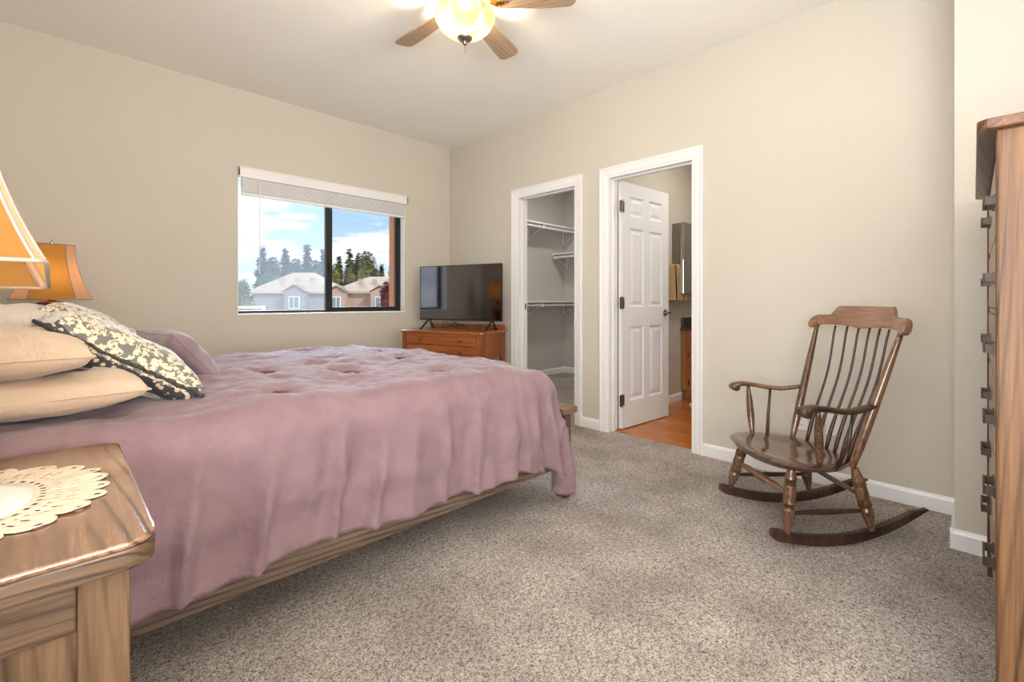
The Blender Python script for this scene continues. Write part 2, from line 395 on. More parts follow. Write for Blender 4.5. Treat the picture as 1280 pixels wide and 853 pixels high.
# window
fy0, fy1 = YW+.075, YW+.125
bm = NB(); fw = .036
box(bm, WX0, WX0+.016, fy0, fy1, WZ0, WZ1); box(bm, WX1-.03, WX1, fy0, fy1, WZ0, WZ1)
box(bm, WX0, WX1, fy0, fy1, WZ0, WZ0+.022); box(bm, WX0, WX1, fy0, fy1, WZ1-fw, WZ1)
win = struct(obj('window_1', bm, M['bronze'], bevel=.002), None)
bm = NB(); mxx = 1.80
box(bm, mxx-.034, mxx+.002, fy0-.006, fy1-.02, WZ0+.012, WZ1-.03); box(bm, mxx+.002, mxx+.036, fy0+.016, fy1, WZ0+.012, WZ1-.03)
obj('meeting_rail', bm, M['bronze'], win, bevel=.002)
bm = NB(); box(bm, mxx+.03, WX1-.028, fy0+.016, fy1-.004, WZ0+.020, WZ0+.046); box(bm, WX1-.052, WX1-.028, fy0+.016, fy1-.004, WZ0+.03, WZ1-.03)
obj('sash_frame', bm, M['bronze'], win, bevel=.002)
obj('latch', tube(NB(), [(mxx-.004, fy0-.008, 1.33), (mxx-.004, fy0-.022, 1.345), (mxx-.004, fy0-.022, 1.40), (mxx-.004, fy0-.008, 1.415)], .006, 8), M['bronze'], win, smooth=True)
obj('pane', bx(WX0+.015, mxx, fy0+.022, fy0+.025, WZ0+.02, WZ1-.03), M['glass'], win)
obj('pane', bx(mxx+.035, WX1-.05, fy0+.034, fy0+.037, WZ0+.04, WZ1-.03), M['glass'], win)
obj('insect_screen', bx(WX0+.010, mxx-.005, fy1-.004, fy1-.0025, WZ0+.02, WZ1-.03), M['mesh'], win, label='hazy insect screen over the left half of the window')
bm = NB(); box(bm, WX0-.001, WX1+.001, YW-.004, fy0, WZ0-.012, WZ0+.002)
obj('window_sill', bm, M['white'], win, bevel=.002)
bm = NB(); box(bm, WX1-.004, WX1+.001, YW, fy0, WZ0, WZ1); box(bm, WX0-.001, WX0+.004, YW, fy0, WZ0, WZ1)
obj('reveal_lining', bm, M['white'], win)
# added window behind the camera (left wall), placed for its light
bm = NB()
for a, b, z0, z1 in ((HW0, HW0+.05, .5, 2.15), (HW1-.05, HW1, .5, 2.15), (HW0, HW1, .5, .55), (HW0, HW1, 2.10, 2.15), (-.30, -.25, .5, 2.15)): box(bm, XL-.10, XL-.05, a, b, z0, z1)
win2 = struct(obj('window_2_added', bm, M['bronze'], bevel=.002))
obj('pane', bx(XL-.08, XL-.077, HW0+.05, HW1-.05, .55, 2.10), M['glass'], win2)
# exterior pier beside the window
shell('wall_outside', bx(WX1+.045, WX1+.4, YW+.15, YW+.39, -3.2, 3.2), M['stucco_out'])
# ------------------------------------------------------------------ window blind, drawn up
bl = thing('window_blind', 'white horizontal slat blind pulled up to the top of the window', 'blind', (1.8, YW, 2.12))
bm = NB(); box(bm, -.772, .772, -.034, -.022, -.083, 0); box(bm, -.772, .772, -.038, -.034, -.012, 0); box(bm, -.772, .772, -.038, -.034, -.083, -.073)
box(bm, -.772, -.760, -.034, 0, -.083, 0); box(bm, .760, .772, -.034, 0, -.083, 0)
obj('valance', bm, M['white'], bl, bevel=.002)
obj('head_rail', bx(-.745, .745, 0.0, .045, -.055, -.005), M['white'], bl, bevel=.002)
sl = None
for k in range(13):
    z = -.085 - k*.0088
    bm = NB(); prism(bm, [(-.022, z), (-.011, z+.002), (.0, z+.003), (.013, z+.002), (.025, z), (.025, z-.0056), (.0, z-.0036), (-.022, z-.0056)], -.742 + random.uniform(-.002,.002), .742, 'x')
    obj('slat', bm, M['white'], bl)
obj('bottom_rail', bx(-.742, .742, -.020, .024, -.222, -.200), M['white'], bl, bevel=.004)
obj('lift_cord', tube(NB(), [(-.2, .01, -.05), (-.2, -.024, -.10), (-.2, -.024, -.19)], .0015, 6), M['white'], bl)
obj('lift_cord', tube(NB(), [(.28, .01, -.05), (.28, -.024, -.10), (.28, -.024, -.19)], .0015, 6), M['white'], bl)
obj('tilt_wand', tube(NB(), [(-.62, -.030, -.07), (-.62, -.030, -.20), (-.618, -.028, -.85)], .0038, 8), M['plate'], bl)
# ------------------------------------------------------------------ bathroom door, six panels, swung into the bath
dr = struct(bpy.data.objects.new('door_1', None)); COL.objects.link(dr)
dr.location = (X2+.006, B1-.022, .012); dr.rotation_euler = (0,0,math.radians(-4.5))
DW, DT, DZ = .690, .035, 2.005
bm = NB()
sx = [0, .105, .305, .385, .585, DW]; rows = [(0, .215), (.825, .985), (1.635, 1.735), (1.895, DZ)]   # rails
for a, b in ((0, .105), (.305, .385), (.585, DW)): box(bm, a, b, -DT, 0, 0, DZ)
for z0, z1 in rows: box(bm, .105, .305, -DT, 0, z0, z1); box(bm, .385, .585, -DT, 0, z0, z1)
bmesh.ops.remove_doubles(bm, verts=bm.verts, dist=1e-5)
obj('door_slab', bm, M['doorwhite'], dr)
for a, b in ((.105, .305), (.385, .585)):
    for z0, z1 in ((.215, .825), (.985, 1.635), (1.735, 1.895)):
        bm = NB()
        for sgn, yb in ((-1, -DT), (1, 0)):
            rr = []
            for ins, dep in ((0, .0), (.012, .009), (.026, .009), (.048, .002)):
                y = yb + (-sgn)*dep
                rr.append([bm.verts.new(p) for p in ((a+ins, y, z0+ins), (b-ins, y, z0+ins), (b-ins, y, z1-ins), (a+ins, y, z1-ins))])
            for p, q in zip(rr, rr[1:]):
                for i in range(4): bm.faces.new((p[i], p[(i+1)%4], q[(i+1)%4], q[i]))
            bm.faces.new(rr[-1])
        obj('raised_panel', bm, M['doorwhite'], dr)
def hinge(z):
    bm = NB(); tube(bm, [(-.010, -DT-.008, z-.048), (-.010, -DT-.008, z+.048)], .0075, 10)
    box(bm, -.010, .028, -DT-.004, -DT+.0005, z-.045, z+.045)
    box(bm, -.034, -.010, -DT-.006, -DT-.002, z-.045, z+.045)
    for zz in (z-.05, z+.05): tube(bm, [(-.010, -DT-.008, zz-.004), (-.010, -DT-.008, zz+.004)], .005, 8)
    return bm
for z in (.23, 1.02, 1.80): obj('hinge', hinge(z), M['nickel'], dr, label='nickel hinge')
h = obj('door_handle', tube(NB(), [(DW-.06, -DT, .93), (DW-.06, -DT-.008, .93), (DW-.06, -DT-.009, .93)], [.030, .030, .024], 20), M['nickel'], dr, smooth=True, angle=40)
obj('lever', tube(NB(), [(DW-.06, -DT-.008, .93), (DW-.06, -DT-.045, .93), (DW-.066, -DT-.054, .93), (DW-.10, -DT-.056, .932), (DW-.155, -DT-.052, .926)], [.010, .010, .011, .010, .007], 12), M['nickel'], h, smooth=True)
obj('lever', tube(NB(), [(DW-.06, 0, .93), (DW-.06, .045, .93), (DW-.10, .05, .932), (DW-.155, .046, .926)], [.010, .010, .010, .007], 12), M['nickel'], h, smooth=True)
# ------------------------------------------------------------------ wall outlets
def outlet(y, label, name='wall_outlet'):
    t = thing(name, label, 'outlet', (XD, y, .345))
    obj('cover_plate', bx(-.006, 0, -.036, .036, -.058, .058), M['plate'], t, bevel=.003)
    if name == 'wall_outlet':
        for s in (-.024, .024):
            so = obj('socket', bx(-.0085, -.004, -.017, .017, s-.014, s+.014), M['plate'], t, bevel=.003)
            bm = NB(); box(bm, -.0088, -.008, -.008, -.005, s-.006, s+.005); box(bm, -.0088, -.008, .005, .008, s-.006, s+.005)
            obj('slot', bm, M['dark'], so)
    else:
        obj('socket', tube(NB(), [(-.005, 0, 0), (-.012, 0, 0)], .008, 12), M['brass'], t)
    return t
outlet(.735, 'white outlet plate low on the wall, left one behind the rocking chair')
outlet(.575, 'white jack plate low on the wall, right one behind the rocking chair', 'cable_outlet')
# ------------------------------------------------------------------ closet shelves with rods
def closet_shelf(label, p0, p1, depth, inward, h, rod_drop=.055):
    t = thing('closet_shelf', label, 'shelf', (0,0,0), 0, 'white shelves with hanging rods in the closet')
    (x0, y0), (x1, y1) = p0, p1
    if inward == 'y': box_ = bx(x0, x1, y0-depth, y0, h-.019, h)
    else: box_ = bx(x0-depth, x0, y0, y1, h-.019, h)
    obj('shelf_board', box_, M['white'], t, bevel=.002)
    if inward == 'y':
        bm = tube(NB(), [(x0, y0-depth+.03, h-rod_drop), (x1, y0-depth+.03, h-rod_drop)], .014, 14); obj('hanging_rod', bm, M['white'], t, smooth=True, angle=40)
        for xx in (x0+.36, (x0+x1)/2+.25, x1-.02):
            bm = NB(); box(bm, xx-.010, xx+.010, y0-.012, y0, h-.20, h-.019); box(bm, xx-.008, xx+.008, y0-depth+.015, y0, h-.030, h-.019)
            tube(bm, [(xx, y0-.008, h-.19), (xx, y0-depth+.03, h-.04)], .006, 6); box(bm, xx-.008, xx+.008, y0-depth+.01, y0-depth+.05, h-rod_drop-.022, h-.019)
            obj('bracket', bm, M['white'], t)
    else:
        bm = tube(NB(), [(x0-depth+.03, y0, h-rod_drop), (x0-depth+.03, y1, h-rod_drop)], .016, 14); obj('hanging_rod', bm, M['white'], t, smooth=True, angle=40)
        for yy in (y1-.03, y1-.70, y0+.1):
            bm = NB(); box(bm, x0-.012, x0, yy-.010, yy+.010, h-.20, h-.019); box(bm, x0-depth+.015, x0, yy-.008, yy+.008, h-.030, h-.019)
            tube(bm, [(x0-.008, yy, h-.19), (x0-depth+.03, yy, h-.04)], .006, 6); box(bm, x0-depth+.01, x0-depth+.05, yy-.008, yy+.008, h-rod_drop-.022, h-.019)
            obj('bracket', bm, M['white'], t)
    return t
closet_shelf('upper white closet shelf and rod running along the left wall, the highest of three', (X2, 4.27), (5.30, 4.27), .30, 'y', 2.065)
closet_shelf('lower white closet shelf and rod along the left wall at half height', (X2, 4.27), (5.30, 4.27), .30, 'y', 1.045)
closet_shelf('short white closet shelf on the rear closet wall, between the other two in height', (5.30, 2.6), (5.30, 4.24), .30, 'x', 1.715)
# ------------------------------------------------------------------ bathroom fittings
v = thing('vanity_cabinet', 'honey oak bathroom vanity with dark granite counter', 'vanity', (4.70, 1.45, 0))
bm = NB(); box(bm, 0, .49, -.62, .75, .115, .735); box(bm, .06, .49, -.62, .75, .004, .115)
obj('carcass', bm, M['vanity'], v, bevel=.003)
def cab_panel(y0, y1, z0, z1, inner=True):
    bm = NB(); box(bm, -.018, 0, y0, y1, z0, z1)
    if inner: box(bm, -.024, -.016, y0+.04, y1-.04, z0+.04, z1-.04)
    else: box(bm, -.024, -.016, y0+.018, y1-.018, z0+.025, z1-.025)
    return bm
for k, (a, b) in enumerate(((.30, .66), (-.10, .26), (-.52, -.14))):
    d = obj('door', cab_panel(a, b, .12, .55), M['vanity'], v, bevel=.004)
    obj('drawer', cab_panel(a, b, .58, .72, False), M['vanity'], v, bevel=.004)
    for z in (.17, .46): obj('hinge', bx(-.023, -.004, b-.002, b+.012, z, z+.05), M['iron'], d)
    obj('knob', tube(NB(), [(-.022, a+.03, .50), (-.036, a+.03, .50), (-.044, a+.03, .50)], [.005, .006, .013], 12), M['nickel'], d, smooth=True)
bm = NB(); box(bm, -.025, .49, -.64, .752, .735, .77)
obj('countertop', bm, M['granite'], v, bevel=.004)
bm = NB(); box(bm, 0.0, .49, .735, .752, .77, .87); box(bm, .47, .49, -.64, .735, .77, .87)
obj('backsplash', bm, M['granite'], v, bevel=.003)
mc = thing('medicine_cabinet', 'mirror fronted medicine cabinet on the bathroom wall behind the towel', 'cabinet', (4.50, 2.208, 1.35))
obj('body', bx(0, .50, -.10, 0, -.225, .49), M['nickel'], mc, bevel=.003)
obj('mirror_door', bx(-.004, .504, -.122, -.102, -.23, .495), M['mirror'], mc, bevel=.004, label='mirrored door')
tb = thing('towel_bar', 'wooden towel bar on bathroom wall behind the open door', 'towel bar', (4.42, 2.208, 1.395))
obj('rod', tube(NB(), [(-.28, -.065, 0), (.27, -.065, 0)], .011, 12), M['vanity'], tb, smooth=True)
for x in (-.25, .25): obj('bracket', tube(NB(), [(x, 0, 0), (x, -.012, 0), (x, -.013, 0), (x, -.055, 0), (x, -.078, 0)], [.026, .026, .012, .012, .016], 14), M['vanity'], tb, smooth=True)
def hung_towel(w, drop1, drop2, lay=.017, seed=0):
    bm = NB(); n = 22; m = 26; rows_ = []
    for j in range(m+1):
        s = j/m*2-1
        row = []
        for i in range(n+1):
            x = (i/n-.5)*w
            if abs(s) < .12: a = s/.12*PI/2; y = math.sin(a)*lay; z = math.cos(a)*lay
            else:
                q = (abs(s)-.12)/.88; d = drop1 if s < 0 else drop2
                y = math.copysign(lay, s); z = -q*d
                y += math.copysign(1, s)*.010*q*math.sin(i*.9+seed)*(1 if s < 0 else .4) + math.copysign(.006*q, s)
            row.append(bm.verts.new((x + .004*math.sin(j*.5), y, z)))
        rows_.append(row)
    for a, b in zip(rows_, rows_[1:]):
        for i in range(n): bm.faces.new((a[i], a[i+1], b[i+1], b[i]))
    bmesh.ops.solidify(bm, geom=bm.faces[:], thickness=-.012)
    return bm
tw = obj('bath_towel', hung_towel(.30, .36, .33, .024), M['towel'], None, smooth=True); tw.location = (4.56, 2.143, 1.397)
tag(tw, 'pale yellow towel hanging over the wooden bar, the one nearest the mirror cabinet', 'towel')
tw = obj('bath_towel', hung_towel(.17, .34, .30, .022, 2), M['towel'], None, smooth=True); tw.location = (4.30, 2.143, 1.397)
tag(tw, 'pale yellow towel on the wooden bar, the one partly hidden by the open door', 'towel')
bm = NB(); prism(bm, [(4.50+.16*math.cos(a)*(1 if abs(math.cos(a)) < .95 else .97), 1.72+.30*math.sin(a)) for a in [i*PI/14 for i in range(28)]], .006, .026)
o = obj('bath_mat', bm, M['mat_rug'], smooth=True, angle=40, bevel=.005); tag(o, 'cream oval bath mat on the plank floor before the vanity', 'mat')
# ------------------------------------------------------------------ ceiling fan
fan = thing('ceiling_fan', 'ceiling fan with wooden blades and a glowing frosted glass bowl light', 'ceiling fan', (1.518, 1.884, 2.50), math.radians(20.8))
obj('canopy', lathe(NB(), [(.240, .085), (.215, .088), (.205, .07)]), M['nickel'], fan, smooth=True, angle=50)
obj('motor_housing', lathe(NB(), [(.21, .06), (.205, .10), (.185, .125), (.145, .128), (.122, .108), (.112, .07), (.105, .065), (.098, .085), (.09, .088)]), M['nickel'], fan, smooth=True, angle=40)
def blade():
    bm = NB(); L0, L1 = .165, .575; n = 22; top = []; bot = []
    outl = []
    for i in range(n+1):
        f = i/n; x = L0+(L1-L0)*f
        w = .038+.024*math.sin(min(1, f*1.25)*PI/2)
        if f > .9: w *= math.sqrt(max(0, 1-((f-.9)/.1)**2))*.45+.55
        outl.append((x, w))
    poly = [(x, w) for x, w in outl] + [(x, -w) for x, w in outl[::-1]]
    A = [bm.verts.new((x, y, .098-.19*y)) for x, y in poly]; B = [bm.verts.new((x, y, .105-.19*y)) for x, y in poly]
    m = len(poly)
    for i in range(n):
        bm.faces.new((A[i], A[i+1], A[m-2-i], A[m-1-i])); bm.faces.new((B[i], B[m-1-i], B[m-2-i], B[i+1]))
    for i in range(m): bm.faces.new((A[i], A[(i+1)%m], B[(i+1)%m], B[i]))
    return bm
def blade_iron():
    bm = NB(); tube(bm, [(.075,0,.118), (.12,0,.104), (.165,0,.092), (.235,0,.094)], [.016,.014,.026,.004], 12, flat=(1,.35))
    for x, y in ((.185,.018), (.185,-.018), (.215,0)): tube(bm, [(x,y,.086-.19*y),(x,y,.092-.19*y),(x,y,.097-.19*y)], [.004,.006,.006], 8)
    return bm
b0 = obj('blade', blade(), M['blade'], fan, recalc=True, label='light wooden fan blade'); i0 = obj('blade_iron', blade_iron(), M['brass'], b0, smooth=True)
for k in range(1, 5):
    b = copy_tree(b0, fan); b.rotation_euler = (0,0,k*2*PI/5)
bowl = [(.088,.120),(.072,.142),(.045,.156),(.015,.153),(-.015,.137),(-.040,.110),(-.060,.078),(-.072,.048),(-.078,.02)]
bm = NB(); seg = 56; rings = []
for z, r in bowl: rings.append([bm.verts.new((r*math.cos(2*PI*k/seg), r*math.sin(2*PI*k/seg), z)) for k in range(seg)])
for a, b in zip(rings, rings[1:]):
    for k in range(seg): bm.faces.new((a[k], a[(k+1)%seg], b[(k+1)%seg], b[k]))
obj('glass_bowl', bm, M['bowl'], fan, smooth=True, label='frosted glass bowl, lit')
obj('finial', lathe(NB(), [(-.070,.030),(-.077,.040),(-.085,.038),(-.094,.022),(-.100,.012),(-.110,.011),(-.116,.005)], seg=24), M['nickel'], fan, smooth=True)
ch = NB()
for k in range(6): tube(ch, [(0,0,-.116-k*.005), (0,0,-.1195-k*.005)], .0014, 6)
tube(ch, [(0,0,-.146), (0,0,-.154)], [.0028,.002], 8)
obj('pull_chain', ch, M['nickel'], fan)
for p in ((.075,-.06), (-.075,.06)):
    obj('bulb', lathe(NB(), [(.09,.012),(.07,.014),(.045,.026),(.025,.030),(.005,.024),(-.008,.006)], p[0], p[1], 16), M['bulb'], fan, smooth=True)
# ------------------------------------------------------------------ table lamps
def ring_oct(hw, c, z, wob=0):
    return [(-hw+c,-hw), (hw-c,-hw), (hw,-hw+c), (hw,hw-c), (hw-c,hw), (-hw+c,hw), (-hw,hw-c), (-hw,-hw+c)]
def lamp(label, loc, base_mat, tilt=(0,0), cc=.42, fs=1):
    t = thing('table_lamp', label, 'lamp', loc, 0)
    rim0, rim1 = .352, .352+.293*fs
    def hw(f): return (.088+.070*(1-f)**1.9)*fs      # bell curve
    def shell_(side_sel):
        bm = NB(); n = 14; cols = []
        for i in range(n+1):
            f = i/n; w = hw(f); z = rim0+(rim1-rim0)*f; c = w*cc
            cols.append([bm.verts.new((x, y, z)) for x, y in ring_oct(w, c, z)])
        for a, b in zip(cols, cols[1:]):
            for k in range(8):
                if k % 2 == side_sel: bm.faces.new((a[k], a[(k+1)%8], b[(k+1)%8], b[k]))
        for v_ in [v_ for v_ in bm.verts if not v_.link_faces]: bm.verts.remove(v_)
        return bm
    sh = obj('lamp_shade', shell_(0), M['shade'], t, smooth=True, angle=35, label='square bell lampshade glowing amber')
    for ck_ in (1, 3, 5, 7):
        bm = NB(); n = 14; pr = None
        for i in range(n+1):
            f = i/n; w_ = hw(f); z = rim0+(rim1-rim0)*f; O = ring_oct(w_, w_*cc, z)
            cu = (bm.verts.new((*O[ck_], z)), bm.verts.new((*O[(ck_+1) % 8], z)))
            if pr: bm.faces.new((pr[0], pr[1], cu[1], cu[0]))
            pr = cu
        obj('corner_panel', bm, M['shade_daylit'], sh, smooth=True)
    pip = NB()
    for k in range(8):
        pts = []
        for i in range(13):
            f = i/12; w = hw(f); pts.append((*ring_oct(w, w*cc, 0)[k], rim0+(rim1-rim0)*f))
        tube(pip, pts, .0022, 6)
    for f in (0, 1):
        w = hw(f); rr = ring_oct(w, w*cc, 0); z = rim0+(rim1-rim0)*f
        tube(pip, [(*rr[k%8], z) for k in range(9)], .0032, 6)
    obj('piping', pip, M['piping'], sh, smooth=True)
    sh.rotation_euler = (tilt[0], tilt[1], 0)
    if tilt[0]: sh.location = (0, -.5*math.sin(-tilt[0])*1.0, .5*(1-math.cos(tilt[0]))+.012)
    # body
    k = 1
    prof = [(0,.078),(.012,.080),(.018,.070),(.026,.046),(.040,.030),(.055,.034),(.080,.052),(.13,.078),(.19,.096),(.235,.101),(.262,.094),(.276,.070),(.284,.048),(.296,.040),(.302,.050),(.312,.052),(.320,.030),(.345,.014),(.36,.013)]
    bm = NB(); seg = 48; rings = []
    for z, r in prof:
        lob = .045 if .06 < z < .27 else 0
        rings.append([bm.verts.new((r*(1+lob*abs(math.sin(6*a))-lob*.5)*math.cos(a), r*(1+lob*abs(math.sin(6*a))-lob*.5)*math.sin(a), z)) for a in [2*PI*q/seg for q in range(seg)]])
    for a, b in zip(rings, rings[1:]):
        for q in range(seg): bm.faces.new((a[q], a[(q+1)%seg], b[(q+1)%seg], b[q]))
    bm.faces.new(rings[0][::-1]); bm.faces.new(rings[-1])
    obj('lamp_base', bm, base_mat, t, smooth=True)
    obj('neck_plate', lathe(NB(), [(.322,.028),(.326,.062),(.332,.066),(.338,.050),(.344,.02)]), M['copper'], t, smooth=True)
    obj('socket', tube(NB(), [(0,0,.345), (0,0,.41)], .017, 12), M['brass'], t)
    hb = NB(); tube(hb, [(-.012,0,.36), (-.055,0,.42), (-.06,0,.5), (-.03,0,.60), (0,0,rim1-.012), (.03,0,.60), (.06,0,.5), (.055,0,.42), (.012,0,.36)], .002, 6)
    tube(hb, [(-hw(1),0,rim1-.006), (hw(1),0,rim1-.006)], .002, 6); tube(hb, [(0,-hw(1),rim1-.006), (0,hw(1),rim1-.006)], .002, 6)
    obj('harp', hb, M['brass'], t)
    obj('finial', lathe(NB(), [(rim1+q_, r_) for q_, r_ in ((-.013,.004),(0,.004),(.005,.008),(.017,.009),(.023,.004),(.031,.002))], seg=12), M['silver'], t, smooth=True)
    obj('bulb', lathe(NB(), [(.41,.012),(.43,.016),(.455,.027),(.475,.030),(.495,.024),(.508,.008)], seg=16), M['bulb'], t, smooth=True)
    return t
NSZ = .72
lamp('large silver based table lamp with amber square shade in the left foreground', (-.168, 1.115, NSZ+.006), M['silver'], (math.radians(-6), 0), .07)
lamp('table lamp with lit square bell shade beyond the pillows, against the window wall', (-.016, 3.71, NSZ-.015), M['copper'], fs=1.055)
# ------------------------------------------------------------------ nightstands
def nightstand(label, loc, gx=False):
    t = thing('nightstand', label, 'nightstand', loc, 0, 'rustic pine nightstands beside the bed')
    # local: x 0..-.5 (front at +0), y 0...62
    D, Wd, T = .52, .615, .040
    def rr(x0, x1, y0, y1, r, n=7):
        P = []
        for cx, cy, a0 in ((x1-r, y1-r, 0), (x0+r, y1-r, PI/2), (x0+r, y0+r, PI), (x1-r, y0+r, 1.5*PI)):
            for i in range(n+1): a = a0+PI/2*i/n; P.append((cx+r*math.cos(a), cy+r*math.sin(a)))
        return P
    tt = obj('tabletop', prism(NB(), rr(-D, 0, 0, Wd, .042, 10), NSZ-.010, NSZ), M['rustic_y'], t, bevel=.004, seg=3)
    obj('edge_band', prism(NB(), rr(-D+.0005, -.0005, .0005, Wd-.0005, .0415, 10), NSZ-T, NSZ-.0095), M['rustic_x'], tt, bevel=.004, seg=2)
    hh = NSZ-T
    for x in (-.030-.055, -D+.028):
        for y in (.028, Wd-.028-.055):
            obj('post', bx(x, x+.055, y, y+.055, 0, hh), M['rustic_z'], t, bevel=.004)
    for y in (.034, Wd-.034-.022):
        for z0_, z1_ in ((hh-.075, hh), (.10, .17)): obj('side_rail', bx(-D+.083, -.085, y, y+.022, z0_, z1_), M['rustic_x'], t, bevel=.003)
        obj('side_panel', bx(-D+.083, -.085, y+.008, y+.016, .17, hh-.075), M['rustic_z'], t)
    obj('back_panel', bx(-D+.034, -D+.05, .083, Wd-.083, .1, hh), M['rustic_z'], t)
    for z0, z1 in ((.14, .39), (.41, .655)):
        d = obj('drawer', bx(-.07, -.040, .088, Wd-.088, z0, z1), M['rustic_y'], t, bevel=.004)
        bm = NB(); box(bm, -.018, -.012, Wd/2-.05, Wd/2+.05, (z0+z1)/2-.01, (z0+z1)/2+.01)
        for s in (-.04, .04): box(bm, -.036, -.014, Wd/2+s-.006, Wd/2+s+.006, (z0+z1)/2-.01, (z0+z1)/2+.01)
        obj('handle', bm, M['iron'], d)
    for z0_, z1_ in ((.39, .41), (.655, hh), (.10, .14)): obj('drawer_divider', bx(-.08, -.044, .083, Wd-.083, z0_, z1_), M['rustic_y'], t)
    return t
nightstand('rustic pine nightstand in the left foreground with a lace doily on its glossy top', (.105, .815, 0))
nightstand('rustic pine nightstand on the far side of the bed against the window wall', (.20, 3.42, 0)).location.z = -.015*0
# lace doily
dl = thing('lace_doily', 'cream lace edged doily spread on the near nightstand', 'doily', (-.165, 1.125, NSZ+.0005))
def doily(rin, rout, lace):
    bm = NB(); nA = 288; nR = 14 if lace else 8; g = []
    for j in range(nR+1):
        row = []
        for i in range(nA):
            a = 2*PI*i/nA; f = rin+(rout-rin)*j/nR
            se = (abs(math.cos(a))**2.6+abs(math.sin(a))**2.6)**(-1/2.6)
            sc = 1
            if lace:
                q = (j/nR); ph = (i % 12)/12; sc = 1+q**1.5*(.11*abs(math.sin(PI*ph))**.55-.05)
            x = .222*f*se*math.cos(a)*sc; y = .185*f*se*math.sin(a)*sc
            z = .0012+(.004*max(0, fbm(x*22, y*22, 3)) * (f if lace else f*.5)) + (.006*smoothstep(.9,1.15,f)*max(0,math.sin(a*7)) if lace else 0)
            row.append(bm.verts.new((x, y, z)))
        g.append(row)
    for j in range(nR):
        for i in range(nA):
            if lace:
                k = i % 12
                if j == 2 and i % 6 in (1,2,3): continue
                if j in (7,8) and k in (4,8): continue
                if j == 5 and i % 4 == 1: continue
                if j == 12 and k in (5,6): continue
            bm.faces.new((g[j][i], g[j][(i+1)%nA], g[j+1][(i+1)%nA], g[j+1][i]))
    if not lace: bm.faces.new(g[0][::-1])
    for v_ in [v_ for v_ in bm.verts if not v_.link_faces]: bm.verts.remove(v_)
    return bm
for nm_, b_, m_ in (('linen_center', doily(.05, .62, False), M['linen']), ('lace_border', doily(.60, 1.0, True), M['lace'])):
    o = obj(nm_, b_, m_, dl, smooth=True); o.location = (0,0,.001); md = o.modifiers.new('thick', 'SOLIDIFY'); md.thickness = .001; md.offset = 1
# ------------------------------------------------------------------ bed
bed = thing('bed', 'queen bed with weathered pine frame and low footboard', 'bed', (0,0,0))
Y0, Y1, XF = 1.50, 3.06, 1.93
bm = NB(); box(bm, -.52, XF-.016, Y0, Y0+.035, .195, .385); obj('side_rail', bm, M['rustic_rail'], bed, bevel=.004)
bm = NB(); box(bm, -.52, XF, Y1-.035, Y1, .195, .385); obj('side_rail', bm, M['rustic_rail'], bed, bevel=.004)
for y in (Y0+.035, Y1-.10): obj('foot_post', bx(XF-.015, XF+.036, y, y+.065, 0, .445), M['rustic_z'], bed, bevel=.004)
obj('foot_cap', bx(XF-.033, XF+.085, Y0+.028, Y1-.028, .445, .478), M['rustic_foot'], bed, bevel=.004)
obj('footboard_panel', bx(XF-.003, XF+.026, Y0+.10, Y1-.10, .18, .445), M['rustic_foot'], bed, bevel=.003)
for y in (Y0+.01, Y1-.10): obj('head_post', bx(-.60, -.52, y, y+.09, 0, 1.18), M['rustic_z'], bed, bevel=.004)
obj('headboard_panel', bx(-.585, -.54, Y0+.1, Y1-.1, .35, 1.12), M['rustic_foot'], bed, bevel=.003)
obj('head_cap', bx(-.612, -.50, Y0-.01, Y1+.01, 1.18, 1.215), M['rustic_foot'], bed, bevel=.004)
ob = obj('slat_base', bx(-.50, XF-.02, Y0+.037, Y1-.037, .30, .34), M['rustic_z'], bed)
o = obj('mattress', bx(-.49, 1.80, 1.56, 3.00, .345, .665), M['ivory'], None, bevel=.05, seg=4); tag(o, 'thick mattress hidden beneath the mauve comforter on the bed', 'mattress')
